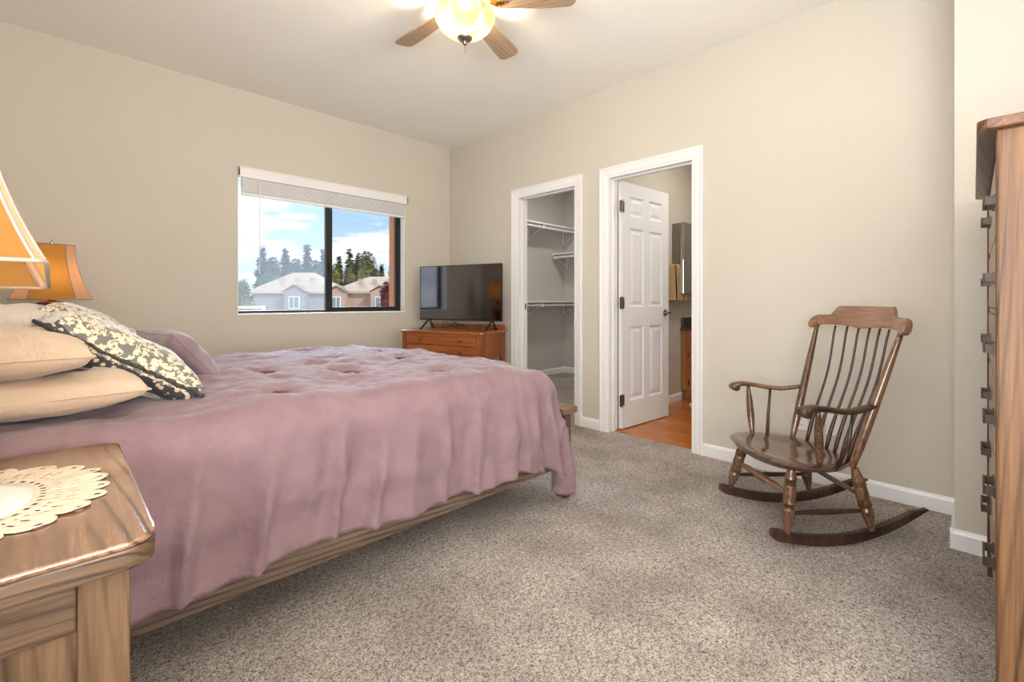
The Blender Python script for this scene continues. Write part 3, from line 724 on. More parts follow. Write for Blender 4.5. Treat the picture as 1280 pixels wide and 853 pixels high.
# comforter: one sheet rolled over the edges; dimples at the tufts, folds down the sides
XE, YE0, YE1, RR = 1.70, 1.585, 2.965, .125
TUFTS = [(.69,2.66),(.61,2.06),(.54,1.66),(1.08,2.88),(.95,2.28),(.895,1.88),(1.40,2.60),(1.286,2.12),(1.21,1.70),(1.60,1.93),(1.50,2.30),(1.62,2.52),(.36,2.86),(1.34,2.9)]
def drape():
    bm = NB(); xs = []; x = -.50
    while x < XE: xs.append(x); x += .014
    nx_top = len(xs); ex = [i*.014 for i in range(1, 35)]
    sx_ = [(a, 0) for a in xs] + [(XE, e) for e in ex]
    ny = int((YE1-YE0)/.014)
    sy_ = [(YE0, -.545+i*.0125) for i in range(44) if -.545+i*.0125 < -.001] + [(YE0+(YE1-YE0)*i/ny, 0) for i in range(ny+1)] + [(YE1, (i+1)*.02) for i in range(21)]
    grid = []
    for (bx_, e1) in sx_:
        col = []
        for (by_, e2) in sy_:
            d = math.hypot(e1, e2)
            if e1 > 0 and e2 < 0:
                q1, q2 = e1/.476, -e2/.545; th = math.atan2(q1, q2); m_ = max(q1, q2)
                base_r = .545*math.cos(th)**2+.476*math.sin(th)**2
                d = m_*base_r*(abs(math.cos(th))**4+abs(math.sin(th))**4)**-.25*(1+.15*math.sin(2*th)**2)
            zt = .742 + .014*fbm(bx_*3, by_*3, 1) + .005*fbm(bx_*11, by_*11, 2)
            zt -= .030*smoothstep(1.35, XE, bx_)**2 + .012*smoothstep(YE0+.22, YE0, by_)
            zt += .02*math.exp(-((by_-2.3)/.45)**2)*smoothstep(1.9, .6, bx_)
            for tx, ty in TUFTS:
                q = (bx_-tx)**2+(by_-ty)**2
                if q < .09:
                    rq = math.sqrt(q); th_ = math.atan2(by_-ty, bx_-tx)
                    zt -= .026*math.exp(-q/.0013) - .010*math.exp(-((rq-.11)/.05)**2)
                    zt -= .011*math.exp(-rq/.10)*max(0, math.cos(3*th_+tx*40))**6 + .007*math.exp(-rq/.13)*max(0, math.cos(5*th_+ty*30))**8
            # creases between tufts
            cr = abs(math.sin((bx_*1.9+by_*2.6)*3+2*noise.noise(Vector((bx_*3, by_*3, 4)))))
            zt -= .005*max(0, 1-cr*4)
            zt += .006*(1-min(1, abs(noise.noise(Vector((bx_*7+by_*5, by_*14-bx_*6, 9))))*4))
            if d == 0:
                col.append(bm.verts.new((bx_, by_, zt))); continue
            hh_ = math.hypot(e1, e2); dx, dy = e1/hh_, e2/hh_
            drop_len = d*(1.0 if (e1 == 0 or e2 == 0) else 1.0)
            arc = RR*PI/2
            if drop_len < arc:
                a = drop_len/RR; out = RR*math.sin(a); dn = RR*(1-math.cos(a))
            else:
                q = drop_len-arc; out = RR+.09*q; dn = RR+q*.985
                if e2 < 0 and e1 == 0: out = RR+.07*q
                if e1 > 0 and e2 == 0 : out = RR-.0*q
            # folds: wander along the edge
            s = bx_ if e1 == 0 else XE + (math.atan2(e1, abs(e2)+1e-6))*.30 if e2 else XE+.47+by_*.0+(by_-YE0)
            amp = smoothstep(.06, .42, drop_len)
            n1 = noise.noise(Vector((s*3.1, 7.3+dn*.8, 0))); n2 = noise.noise(Vector((s*7.5+dn*.9, 2.1, dn*1.3)))
            n3 = noise.noise(Vector((s*15+dn*2.0, 9.1, dn*2.2)))
            ridge = 1-min(1, abs(n2)*3.2)
            fold = (.034*n1+.034*n2+.020*n3+.040*ridge**1.5-.020)*amp
            if s > 1.35: fold += .020*math.sin((s-1.35)*34)*amp*smoothstep(1.35, 1.6, s)
            if bx_ < .22: fold = min(fold, .004)*.5
            out += fold
            out -= .030*smoothstep(.36, .46, drop_len)*(.6+.4*noise.noise(Vector((s*9, 3, 3))))   # hem tucks under
            zz = zt-dn + (.012*noise.noise(Vector((s*6, 1, 1))) + .018*noise.noise(Vector((s*2.1, 5, 1))))*smoothstep(.3, .46, drop_len)
            if e1 > 0 and e2 < 0:
                k = min(1, 2*min(e1, -e2)/d) # corner lobe
                k = math.sin(2*math.atan2(e1, -e2)); out += .060*k*smoothstep(.2,.6,d)
            zz = max(zz, .07)
            px_, py_ = bx_+dx*out, by_+dy*out
            if e2 < 0 and zz < .44 and px_ < 1.905: py_ = min(py_, 1.484)
            if e1 > 0 and zz < .50: px_ = min(px_, 1.893 + .12*smoothstep(1.505, 1.455, py_))
            col.append(bm.verts.new((px_, py_, zz)))
        grid.append(col)
    for a, b in zip(grid, grid[1:]):
        for j in range(len(a)-1): bm.faces.new((a[j], b[j], b[j+1], a[j+1]))
    return bm
cf = obj('comforter', drape(), M['mauve'], None, smooth=True, recalc=False)
tag(cf, 'dusty mauve tufted comforter draped over the bed', 'comforter')
md = cf.modifiers.new('thick', 'SOLIDIFY'); md.thickness = .018; md.offset = -1
def top_z(x, y):
    zt = .742 + .014*fbm(x*3, y*3, 1) + .005*fbm(x*11, y*11, 2) - .030*smoothstep(1.35, XE, x)**2 - .012*smoothstep(YE0+.22, YE0, y) + .02*math.exp(-((y-2.3)/.45)**2)*smoothstep(1.9, .6, x)
    return zt-.022+.006
for tx, ty in TUFTS:
    bm = NB(); c = top_z(tx, ty)
    for k in range(3):
        a = random.uniform(-.3, .3)+k*PI/3*.9; l = random.uniform(.022, .034)
        tube(bm, [(tx-l*math.cos(a), ty-l*math.sin(a), c+.012), (tx, ty, c+.010), (tx+l*math.cos(a), ty+l*math.sin(a), c+.012)], [.003,.010,.003], 6)
    obj('tuft', bm, M['mauvedark'], cf, smooth=True)
# ------------------------------------------------------------------ pillows
def pillow_bm(a, b, T, seed=0, wr=.012, pinch=.06, sag=0, n=40, power=.34):
    bm = NB(); top = {}; bot = {}
    for i in range(n+1):
        for j in range(n+1):
            u = 2*i/n-1; v_ = 2*j/n-1
            u = math.sin(u*PI/2)*.35+u*.65; v_ = math.sin(v_*PI/2)*.35+v_*.65
            x = a*u*(1-pinch*(1-v_*v_)*1); y = b*v_*(1-pinch*(1-u*u))
            e = max(0, (1-u**4)*(1-v_**4))
            z = T*e**power
            w = wr*fbm(x*8, y*8, seed, 3)*e**.5
            rad = .5*wr*math.sin(math.atan2(v_, u)*9+seed)*smoothstep(.5, .95, max(abs(u), abs(v_)))*e**.4
            edge = i in (0, n) or j in (0, n)
            zc = -sag*(u*u)+.004*noise.noise(Vector((x*9, y*9, seed+3)))
            if edge:
                top[i,j] = bot[i,j] = bm.verts.new((x, y, zc))
            else:
                top[i,j] = bm.verts.new((x, y, zc+z+w+rad)); bot[i,j] = bm.verts.new((x, y, zc-z*.9-w*.6+rad*.5))
    for i in range(n):
        for j in range(n):
            bm.faces.new((top[i,j], top[i+1,j], top[i+1,j+1], top[i,j+1])); bm.faces.new((bot[i,j], bot[i,j+1], bot[i+1,j+1], bot[i+1,j]))
    return bm
def outline(a, b, pinch, n=40):
    P = []
    for side in range(4):
        for i in range(n):
            t_ = 2*i/n-1
            if side == 0: u, v_ = t_, -1
            elif side == 1: u, v_ = 1, t_
            elif side == 2: u, v_ = -t_, 1
            else: u, v_ = -1, -t_
            P.append((a*u*(1-pinch*(1-v_*v_)), b*v_*(1-pinch*(1-u*u)), 0))
    return P
def pillow(name, label, cat, a, b, T, loc, rot, mat, seed, group=None, piping=None, **kw):
    t = obj(name, pillow_bm(a, b, T, seed, **kw), mat, None, smooth=True)
    t.location = loc; t.rotation_euler = rot; tag(t, label, cat, group)
    P = outline(a, b, kw.get('pinch', .07))
    if piping == 'fringe':
        bm = NB(); Q = []
        for i, p in enumerate(P+[P[0]]):
            q = Vector(p); rv = q.normalized()
            Q.append(q+rv*random.uniform(0, .005)+Vector((0,0,random.uniform(-.003,.003))))
        tube(bm, Q, [random.uniform(.004,.0075) for _ in Q], 7)
        obj('fringe_trim', bm, M['fringe'], t, smooth=False, label='dark ruffled edge trim')
    else:
        obj('seam', tube(NB(), P+[P[0]], .0032, 6), mat, t, smooth=True)
    return t
G = 'sleeping pillows stacked at the head of the bed'
pillow('bed_pillow', 'cream pillow at the bottom of the near stack, resting on the comforter', 'pillow', .35, .29, .060, (-.18, 1.86, .802), (0, math.radians(-1), math.radians(3)), M['cream'], 1, G, wr=.02)
pillow('bed_pillow', 'cream pillow on top of the near stack, beside the floral sham', 'pillow', .34, .29, .066, (-.27, 1.84, .905), (0, math.radians(-1), math.radians(0)), M['cream'], 2, G, wr=.022)
pillow('bed_pillow', 'ivory pillow at the bottom of the far stack, behind the floral shams', 'pillow', .34, .30, .078, (-.24, 2.62, .825), (0, 0, math.radians(-3)), M['ivory'], 3, G, wr=.02)
pillow('bed_pillow', 'ivory pillow at the very top, in front of the far lamp', 'pillow', .33, .31, .074, (-.25, 2.54, .960), (0, math.radians(2), math.radians(-2)), M['ivory'], 4, G, wr=.02)
GS = 'floral shams leaning on the pillows'
pillow('floral_sham', 'floral patterned sham with dark fringe leaning nearest the camera', 'pillow', .205, .29, .082, (.135, 1.985, .868), (0, math.radians(34), math.radians(4)), M['floral'], 5, GS, 'fringe', wr=.014)
pillow('floral_sham', 'floral patterned sham behind the nearer one, only its upper side showing', 'pillow', .205, .29, .080, (.13, 2.60, .895), (0, math.radians(34), math.radians(-4)), M['floral'], 6, GS, 'fringe', wr=.014)
pillow('throw_pillow', 'small plain lilac throw pillow leaning on the floral shams', 'pillow', .125, .19, .060, (.345, 2.24, .832), (0, math.radians(50), math.radians(10)), M['lilac'], 7, wr=.01, power=.5)
# ------------------------------------------------------------------ rocking chair (local x backwards, y away)
ro = W(1.33, 2.2)
rc = thing('rocking_chair', 'dark turned maple rocking chair with spindle back by the wall', 'rocking chair', (ro.x, ro.y, 0), math.atan2(R.y, R.x))
def L(r, t, h): return (r-1.33, t-2.2, h)
# seat: scooped plank
def seat():
    bm = NB(); na, nr = 64, 14; rings_t = []; rings_b = []
    def outl(a):
        c, s_ = math.cos(a), math.sin(a)
        p = 2.55
        k = (abs(c)**p+abs(s_)**p)**(-1/p)
        x = .215*k*c; y = .262*k*s_*(1-.06*c)
        return x, y
    for j in range(nr+1):
        f = j/nr; rt = []; rb = []
        for i in range(na):
            x, y = outl(2*PI*i/na); x *= f; y *= f
            zb = .358-.035*x
            dish = -.014*(1-smoothstep(.45, .85, math.hypot(x/.215+.0, y/.262)))*smoothstep(-.2, .05, x+.12)
            roll = .010*smoothstep(-.12, -.215, x)
            rim = -.012*smoothstep(.93, 1.0, f)
            z = zb+dish+rim+roll
            rt.append(bm.verts.new((x-.035, y-.02, z)))
            g = f if f < .9 else .9+(f-.9)*.35
            xb, yb = outl(2*PI*i/na); xb *= g; yb *= g
            rb.append(bm.verts.new((xb-.035, yb-.02, zb-.036+(0 if f < .9 else .010*((f-.9)/.1)))))
        rings_t.append(rt); rings_b.append(rb)
    for rs, fl in ((rings_t, 0), (rings_b, 1)):
        for a, b in zip(rs[1:], rs[2:]):
            for k in range(na):
                q = (a[k], a[(k+1)%na], b[(k+1)%na], b[k]); bm.faces.new(q[::-1] if fl else q)
        bm.faces.new(rs[1])
    for k in range(na): bm.faces.new((rings_t[-1][k], rings_t[-1][(k+1)%na], rings_b[-1][(k+1)%na], rings_b[-1][k]))
    for v_ in [v_ for v_ in bm.verts if not v_.link_faces]: bm.verts.remove(v_)
    return bm
obj('seat', seat(), M['seat_wood'], rc, smooth=True, angle=45)
LEG = [(0,.014),(.05,.016),(.12,.020),(.165,.0235),(.19,.0245),(.196,.0165),(.208,.0255),(.222,.0165),(.236,.0255),(.25,.0165),(.264,.0255),(.278,.019),(.30,.0235),(.40,.0255),(.50,.0235),(.555,.0255),(.565,.0165),(.578,.026),(.592,.0165),(.605,.026),(.618,.019),(.66,.026),(.75,.0235),(.85,.018),(.93,.013),(1,.012)]
legs = {'nf': (L(1.205,1.985,.335), L(1.166,1.955,.062)), 'nb': (L(1.462,1.965,.335), L(1.535,1.965,.070)), 'ff': (L(1.175,2.33,.335), L(1.150,2.43,.062)), 'fb': (L(1.462,2.33,.335), L(1.545,2.40,.070))}
for k, (a, b) in legs.items(): obj('leg', turned(NB(), a, b, LEG), M['chair_wood'], rc, smooth=True, angle=28)
def on(k, f): a, b = map(Vector, legs[k]); return a.lerp(b, f)
ST = [(0,.006),(.1,.0085),(.35,.011),(.5,.012),(.65,.011),(.9,.0085),(1,.006)]
FST = [(0,.006),(.08,.009),(.25,.015),(.38,.013),(.42,.017),(.44,.012),(.47,.019),(.5,.014),(.53,.019),(.56,.012),(.58,.017),(.62,.013),(.75,.015),(.92,.009),(1,.006)]
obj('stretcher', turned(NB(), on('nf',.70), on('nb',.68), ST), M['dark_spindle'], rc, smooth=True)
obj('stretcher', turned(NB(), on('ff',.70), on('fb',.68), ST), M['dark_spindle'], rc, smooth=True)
obj('stretcher', turned(NB(), on('nf',.42), on('ff',.42), FST), M['crest_wood'], rc, smooth=True, label='lighter turned front stretcher')
obj('stretcher', turned(NB(), on('nb',.45), on('fb',.45), ST), M['chair_wood'], rc, smooth=True)
def rocker(t0, t1):
    bm = NB(); n = 30; up = []; lo = []
    w = .014
    secs = []
    for i in range(n+1):
        f = i/n; r = 1.100+(1.815-1.100)*f; t_ = t0+(t1-t0)*f
        zb = .135*((r-1.375)/.44)**2*(1 if r > 1.375 else .75)
        th = .046-.012*smoothstep(.72, 1, f)-.030*smoothstep(.90, 1.0, f) + .004*smoothstep(.1, 0, f)
        if f < .03: th *= .7; zb += .007
        secs.append([bm.verts.new(L(r, t_+s*w, z)) for s, z in ((-1, zb+.003), (-.7, zb), (.7, zb), (1, zb+.003), (1, zb+th-.005), (.6, zb+th), (-.6, zb+th), (-1, zb+th-.005))])
    for a, b in zip(secs, secs[1:]):
        for k in range(8): bm.faces.new((a[k], a[(k+1)%8], b[(k+1)%8], b[k]))
    bm.faces.new(secs[0]); bm.faces.new(secs[-1][::-1])
    return bm
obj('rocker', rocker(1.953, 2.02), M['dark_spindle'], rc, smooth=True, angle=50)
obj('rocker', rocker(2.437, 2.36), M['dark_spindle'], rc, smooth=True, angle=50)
POST = [(0,.012),(.06,.0145),(.15,.0175),(.3,.0185),(.45,.0175),(.7,.0155),(.9,.0115),(1,.010)]
posts = {'n': (L(1.435,1.945,.345), L(1.615,1.905,.935)), 'f': (L(1.435,2.36,.345), L(1.615,2.435,.935))}
for k in posts: obj('back_post', turned(NB(), *posts[k], POST), M['chair_wood'], rc, smooth=True)
# crest rail: curved board with rolled ends
def crest():
    bm = NB(); n = 48; secs = []
    for i in range(n+1):
        f = i/n; t_ = 1.868+(2.475-1.868)*f; s = 2*f-1
        r = 1.612+.045*(1-s*s)
        mid = smoothstep(.66, .54, abs(s))
        top = .966+.004*(1-s*s)+.054*mid+.010*(1-mid)*(1-max(0,(abs(s)-.9)/.1)**2)
        bot = .920+.012*(1-(2*abs(s)-1)**2)*(abs(s) < 1)-.002
        if abs(s) > .86: e = (abs(s)-.86)/.14; bot -= .014*math.sqrt(max(0, 1-(2*e-1)**2)); top -= .020*e*e
        th = .0105 if abs(s) < .84 else .0105+.007*math.sqrt(max(0, 1-((abs(s)-.93)/.09)**2))
        le = .29*(1-0)
        def P(z, o): return L(r+(z-.95)*.29+o, t_, z)
        secs.append([bm.verts.new(P(z, o)) for z, o in ((bot, -th*.6), (bot+.004, -th), (top-.004, -th), (top, -th*.6), (top, th*.6), (top-.004, th), (bot+.004, th), (bot, th*.6))])
    for a, b in zip(secs, secs[1:]):
        for k in range(8): bm.faces.new((a[k], a[(k+1)%8], b[(k+1)%8], b[k]))
    bm.faces.new(secs[0]); bm.faces.new(secs[-1][::-1])
    return bm
obj('crest_rail', crest(), M['crest_wood'], rc, smooth=True, angle=40, label='lighter brown curved crest rail')
for k in range(6):
    f = (k+.5)/6; s = 2*f-1
    b_ = Vector(L(1.490-.03*s*s, 2.325-.335*f, .345)); t_ = Vector(L(1.612+.045*(1-(s*.8)**2), 2.365-.40*f, .925))
    pts = []; rad = []
    for i in range(15):
        q = i/14; p = b_.lerp(t_, q); p.x += .022*math.sin(PI*min(1, q*1.05))*smoothstep(0,.7,q)-.006*math.sin(PI*q*.9)*(1-q)
        pts.append(p); rad.append(.0058+.0030*math.exp(-((q-.12)/.18)**2)-.0012*q)
    obj('spindle', tube(NB(), pts, rad, 10), M['dark_spindle'], rc, smooth=True)
# arms
def arm(pts, side):
    rad = [.019,.024,.022,.019,.0185,.019,.018,.014]
    bm = tube(NB(), pts, rad, 14, flat=(1.25,.62)); return bm
arms = {'n': [L(1.175,1.868,.597), L(1.190,1.870,.607), L(1.225,1.872,.613), L(1.29,1.878,.606), L(1.35,1.888,.594), L(1.41,1.903,.592), L(1.47,1.918,.601), L(1.515,1.928,.612)],
        'f': [L(1.185,2.478,.590), L(1.200,2.476,.600), L(1.235,2.472,.606), L(1.30,2.464,.600), L(1.36,2.450,.589), L(1.42,2.430,.587), L(1.475,2.410,.597), L(1.515,2.396,.608)]}
SUP = [(0,.007),(.08,.010),(.3,.0155),(.6,.0175),(.85,.0135),(1,.009)]
for k in arms:
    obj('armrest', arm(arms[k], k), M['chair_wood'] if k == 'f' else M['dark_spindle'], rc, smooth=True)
    # rolled front of the arm
    c = Vector(arms[k][1]); bm = tube(NB(), [c+Vector((-.004,-.027,-.012)), c+Vector((-.004,-.024,-.012)), c+Vector((-.004,.024,-.012)), c+Vector((-.004,.027,-.012))], [.012,.020,.020,.012], 16)
    obj('arm_scroll', bm, M['chair_wood'] if k == 'f' else M['dark_spindle'], rc, smooth=True)
obj('arm_support', turned(NB(), L(1.298,1.945,.350), L(1.245,1.874,.600), SUP[::-1] and [(1-f, r) for f, r in SUP[::-1]]), M['chair_wood'], rc, smooth=True)
obj('arm_support', turned(NB(), L(1.245,2.385,.352), L(1.265,2.468,.594), [(1-f, r) for f, r in SUP[::-1]]), M['chair_wood'], rc, smooth=True)
obj('arm_spindle', tube(NB(), [L(1.365,1.935,.350), L(1.395,1.91,.45), L(1.405,1.90,.586)], [.009,.0075,.006], 10), M['dark_spindle'], rc, smooth=True)
obj('arm_spindle', tube(NB(), [L(1.33,2.40,.352), L(1.345,2.42,.45), L(1.370,2.445,.582)], [.009,.0075,.006], 10), M['dark_spindle'], rc, smooth=True)
# ------------------------------------------------------------------ tall chest of drawers (right edge)
cx0, cx1, TZ = 1.545, 2.56, 1.446
td = thing('tall_chest', 'tall rustic wooden chest of drawers with dark iron pulls at the right edge', 'chest of drawers', (cx0, -.030, 0), math.radians(.25))
Lc = cx1-cx0; Dc = .44
def rrp(x0, x1, y0, y1, r, n=6):
    P = []
    for cx, cy, a0 in ((x1-r, y1-r, 0), (x0+r, y1-r, PI/2)):
        for i in range(n+1): a = a0+PI/2*i/n; P.append((cx+r*math.cos(a), cy+r*math.sin(a)))
    P += [(x0, y0), (x1, y0)]
    return P
obj('chest_top', prism(NB(), rrp(-.022, Lc+.022, -Dc-.005, .032, .024), TZ, TZ+.024), M['chest_top'], td, bevel=.003, label='darker brown top board')
for a, b in ((0, .045), (Lc-.045, Lc)):
    obj('corner_post', bx(a, b, -.060, 0, 0, TZ), M['chest_z'], td, bevel=.005)
    obj('corner_post', bx(a, b, -Dc, -Dc+.06, 0, TZ), M['chest_z'], td, bevel=.005)
for x in (.010, Lc-.026):
    obj('side_panel', bx(x, x+.014, -Dc+.058, -.058, .10, TZ), M['chest_z'], td)
    for z0_, z1_ in ((TZ-.08, TZ), (.08, .17)): obj('side_rail', bx(x-.008, x+.020, -Dc+.058, -.058, z0_, z1_), M['chest_z'], td, bevel=.003)
obj('back_panel', bx(.04, Lc-.04, -Dc+.01, -Dc+.02, .1, TZ), M['chest_z'], td)
hz = [1.317, 1.112, .922, .733, .543, .353]
edges = [TZ-.012, 1.214, 1.017, .828, .638, .448, .255]
fr = NB()
for e in edges[1:-1]: box(fr, .045, Lc-.045, -.05, -.007, e-.008, e+.008)
box(fr, .045, Lc-.045, -.05, -.007, .17, .255)
obj('front_frame', fr, M['chest_x'], td)
for k in range(6):
    z1, z0 = edges[k]-.010, edges[k+1]+.010
    d = obj('drawer', bx(.049, Lc-.049, -.40, -.004, z0, z1), M['chest_x'], td, bevel=.003)
    for hx in (.275, Lc-.275-.02):
        z = hz[k]; bm = NB()
        box(bm, hx-.055, hx+.055, .015, .0195, z-.011, z+.011)
        for s in (-.052, .052): box(bm, hx+s-.003, hx+s+.003, -.005, .0185, z-.0115, z+.0115); box(bm, hx+s-.012, hx+s+.012, -.004, 0, z-.014, z+.014)
        obj('pull', bm, M['iron'], d, label='dark iron strap pull')
# ------------------------------------------------------------------ small cherry chest with television
uf = Vector((-.321, .947, 0)); us = Vector((.947, .321, 0))
c0 = Vector((2.553, 2.946, 0)); CZ = .780
ck = thing('lowboy_chest', 'honey cherry lowboy chest with turned legs in the corner under the television', 'chest', tuple(c0), math.atan2(us.y, us.x))
# local x = depth (0 front .. .47 back), y = width toward the window (0...86)
CW, CD = .850, .44
topo = [(-.018,.0),(-.018,.10),(-.006,.14),(-.006,CW-.14),(-.018,CW-.10),(-.018,CW+.0),(-.004,CW+.018),(CD+.01,CW+.018),(CD+.01,-.018),(-.004,-.018)]
obj('chest_top', prism(NB(), topo, CZ-.022, CZ), M['cherry'], ck, bevel=.005)
obj('back_rail', bx(CD-.012, CD+.006, .0, CW, CZ, CZ+.045), M['cherry'], ck, bevel=.004)
obj('drawer_case', bx(.012, CD, .012, CW-.012, CZ-.235, CZ-.022), M['cherry_z'], ck, bevel=.003)
for sy in (.0, CW-.012):
    bm = NB(); P = [(.03, CZ-.022), (CD-.02, CZ-.022), (CD-.02, CZ-.25), (CD-.06, CZ-.25), (CD-.10, CZ-.225), (CD-.20, CZ-.235), (.14, CZ-.275), (.09, CZ-.30), (.07, CZ-.33), (.03, CZ-.34)]
    prism(bm, P, sy, sy+.012, 'y'); obj('side_panel', bm, M['cherry_z'], ck, bevel=.002)
for lx in (.0, CD-.045):
    for ly in (0, CW-.045):
        g = obj('leg', bx(lx, lx+.045, ly, ly+.045, CZ-.34, CZ-.022), M['cherry_z'], ck, bevel=.003)
        X, Y = lx+.0225, ly+.0225
        prf = [(CZ-.34,.020),(CZ-.345,.012),(CZ-.355,.019),(CZ-.365,.012),(CZ-.385,.022),(CZ-.41,.017),(CZ-.43,.012),(CZ-.45,.019),(CZ-.46,.013),(CZ-.52,.020),(CZ-.62,.015),(CZ-.70,.011),(CZ-.72,.019),(CZ-.75,.018),(0,.012)]
        obj('turning', lathe(NB(), prf, X, Y, 18), M['cherry_z'], g, smooth=True)
for z0, z1 in ((CZ-.118, CZ-.040), (CZ-.222, CZ-.132)):
    d = obj('drawer', bx(-.004, .015, .055, CW-.055, z0, z1), M['cherry'], ck, bevel=.003)
    e = NB()
    for a in ((.055, CW-.055, z0-.004, z0), (.055, CW-.055, z1, z1+.004), (.051, .055, z0, z1), (CW-.055, CW-.051, z0, z1)): box(e, -.007, .013, *a)
    obj('bead_edge', e, M['cherry_z'], d)
    for y in (.21, CW-.21):
        bm = tube(NB(), [(-.004, y, (z0+z1)/2), (-.008, y, (z0+z1)/2), (-.009, y, (z0+z1)/2), (-.018, y, (z0+z1)/2), (-.028, y, (z0+z1)/2), (-.032, y, (z0+z1)/2)], [.014,.014,.005,.005,.013,.008], 14)
        tube(bm, [(-.006, y-.028, (z0+z1)/2), (-.006, y-.014, (z0+z1)/2+.004), (-.006, y+.014, (z0+z1)/2+.004), (-.006, y+.028, (z0+z1)/2)], [.003,.009,.009,.003], 8)
        obj('knob', bm, M['brass'], d, smooth=True, label='antique brass knob')
obj('front_apron', bx(.002, .02, .045, CW-.045, CZ-.27, CZ-.022), M['cherry'], ck, bevel=.002)
# television
tvc = W(-.4975, 4.312)
tv = thing('television', 'flat screen television with thin black bezel standing on the cherry chest', 'television', (tvc.x, tvc.y, CZ), math.atan2(us.y, us.x)-math.radians(2.3))
TW, TH, zb = .925, .520, .083
obj('back_shell', box(box(NB(), .0, .022, -TW/2, TW/2, zb, zb+TH), .020, .055, -TW*.36, TW*.36, zb+.02, zb+.30), M['black'], tv, bevel=.004)
fr = NB(); b_ = .007
box(fr, -.006, .0, -TW/2, TW/2, zb, zb+.013); box(fr, -.006, .0, -TW/2, TW/2, zb+TH-b_, zb+TH); box(fr, -.006, .0, -TW/2, -TW/2+b_, zb+.013, zb+TH-b_); box(fr, -.006, .0, TW/2-b_, TW/2, zb+.013, zb+TH-b_)
obj('bezel', fr, M['black'], tv, bevel=.001)
obj('screen', bx(-.004, .0, -TW/2+b_, TW/2-b_, zb+.013, zb+TH-b_), M['screen'], tv, label='glossy dark screen')
for y in (-.36, .36):
    bm = NB(); tube(bm, [(.012, y, zb+.01), (-.02, y+.0, zb-.012), (-.105, y, .008), (-.125, y, .006)], .0085, 8); tube(bm, [(.012, y, zb+.01), (.03, y, zb-.012), (.075, y, .008), (.09, y, .006)], .0085, 8)
    obj('foot', bm, M['black'], tv, smooth=True)
# cables trailing behind/below the television
def on_top(x, y, z): return tuple(c0 + us*x + uf*y + Vector((0,0,CZ+z)))
random.seed(3)
for k, (lab, ys) in enumerate((('black cable looping under the left part of the television', (.56, .50, .52, .44, .48, .36)), ('black power cable looping under the middle of the television', (.47, .40, .36, .40, .28, .22)), ('thin black cable trailing to the right under the television', (.40, .33, .20, .16, .12, .10)))):
    P = []; m = len(ys)
    for i, y in enumerate(ys):
        P.append(Vector(on_top(.25-.10*math.sin(i*1.3+k), y, .005 + (.075 if i == 0 else .045*abs(math.sin(i*1.7+k))*(1 if i < 4 else .0)))))
    Q = []
    for i in range(m-1):
        p0, p1, p2, p3 = P[max(i-1,0)], P[i], P[i+1], P[min(i+2, m-1)]
        for s in range(6):
            t_ = s/6; Q.append(.5*((2*p1)+(p2-p0)*t_+(2*p0-5*p1+4*p2-p3)*t_*t_+(3*p1-p0-3*p2+p3)*t_**3))
    for q in Q: q.z = max(q.z, CZ+.004)
    tag(obj('cable', tube(NB(), Q, .0035, 6), M['black'], None, smooth=True), lab, 'cable', 'cables under the television')
# ------------------------------------------------------------------ outdoors
GZ = -3.1
struct(obj('ground', bx(-150, 160, 12, 260, GZ-.3, GZ), M['ground']))
ang = math.atan2(R.y, R.x)
def house(label, px0, px1, t, eave_y, ridge_y, mat, gable=None, depth=9, off=0):
    k = t/576; x0, x1 = (px0-640)*k, (px1-640)*k; ez = CH+(376-eave_y)*k; rz = CH+(376-ridge_y)*k*(t+depth/2)/t
    c = W((x0+x1)/2, t); w = (x1-x0)/2
    h = thing('house', label, 'house', (c.x, c.y, GZ), ang, 'stucco houses seen through the window')
    ez -= GZ; rz -= GZ
    obj('walls', bx(-w+.5, w-.5, .5, depth-.5, 0, ez), mat, h)
    bm = NB(); run = min(depth/2, w*.72)
    V = [bm.verts.new(p) for p in ((-w,0,ez), (w,0,ez), (w,depth,ez), (-w,depth,ez), (-w+run,depth/2,rz), (w-run,depth/2,rz))]
    for f in ((0,1,5,4), (1,2,5), (2,3,4,5), (3,0,4), (3,2,1,0)): bm.faces.new([V[i] for i in f])
    rf = obj('roof', bm, M['roof'], h)
    obj('fascia', box(NB(), -w, w, -.06, 0, ez-.28, ez+.02), M['fascia'], h)
    if gable:
        for gx, gw, gh in gable:
            gx = (gx-640)*k-(x0+x1)/2; gw = gw*k; gh = gh*k
            bm = NB(); A = [bm.verts.new(p) for p in ((gx-gw,-1.2,ez-.1), (gx+gw,-1.2,ez-.1), (gx,-1.2,ez+gh), (gx-gw,depth*.3,ez-.1), (gx+gw,depth*.3,ez-.1), (gx,depth*.3,ez+gh))]
            bm.faces.new((A[0],A[2],A[5],A[3])); bm.faces.new((A[2],A[1],A[4],A[5])); 
            bmesh.ops.solidify(bm, geom=bm.faces[:], thickness=.18)
            g = obj('gable_roof', bm, M['roof'], h)
            obj('gable_wall', prism(NB(), [(gx-gw*.86, 0), (gx+gw*.86, 0), (gx+gw*.86, ez-.15), (gx, ez+gh-.25), (gx-gw*.86, ez-.15)], -.9, .6, 'y'), mat, h)
            wn = obj('window', bx(gx-gw*.45, gx+gw*.45, -1.0, -.9, ez-2.3, ez-.7), M['plate'], h)
            obj('pane', box(box(NB(), gx-gw*.38, gx-.05, -1.03, -1.0, ez-2.2, ez-.8), gx+.05, gx+gw*.38, -1.03, -1.0, ez-2.2, ez-.8), M['winglass_out'], wn)
    for q in range(3):
        vx = -w*.35+q*w*.38; bm = NB(); box(bm, vx-.25, vx+.25, depth*.22, depth*.22+.5, ez+(rz-ez)*.40, ez+(rz-ez)*.40+.75)
        obj('roof_vent', bm, M['fascia'], h)
    return h
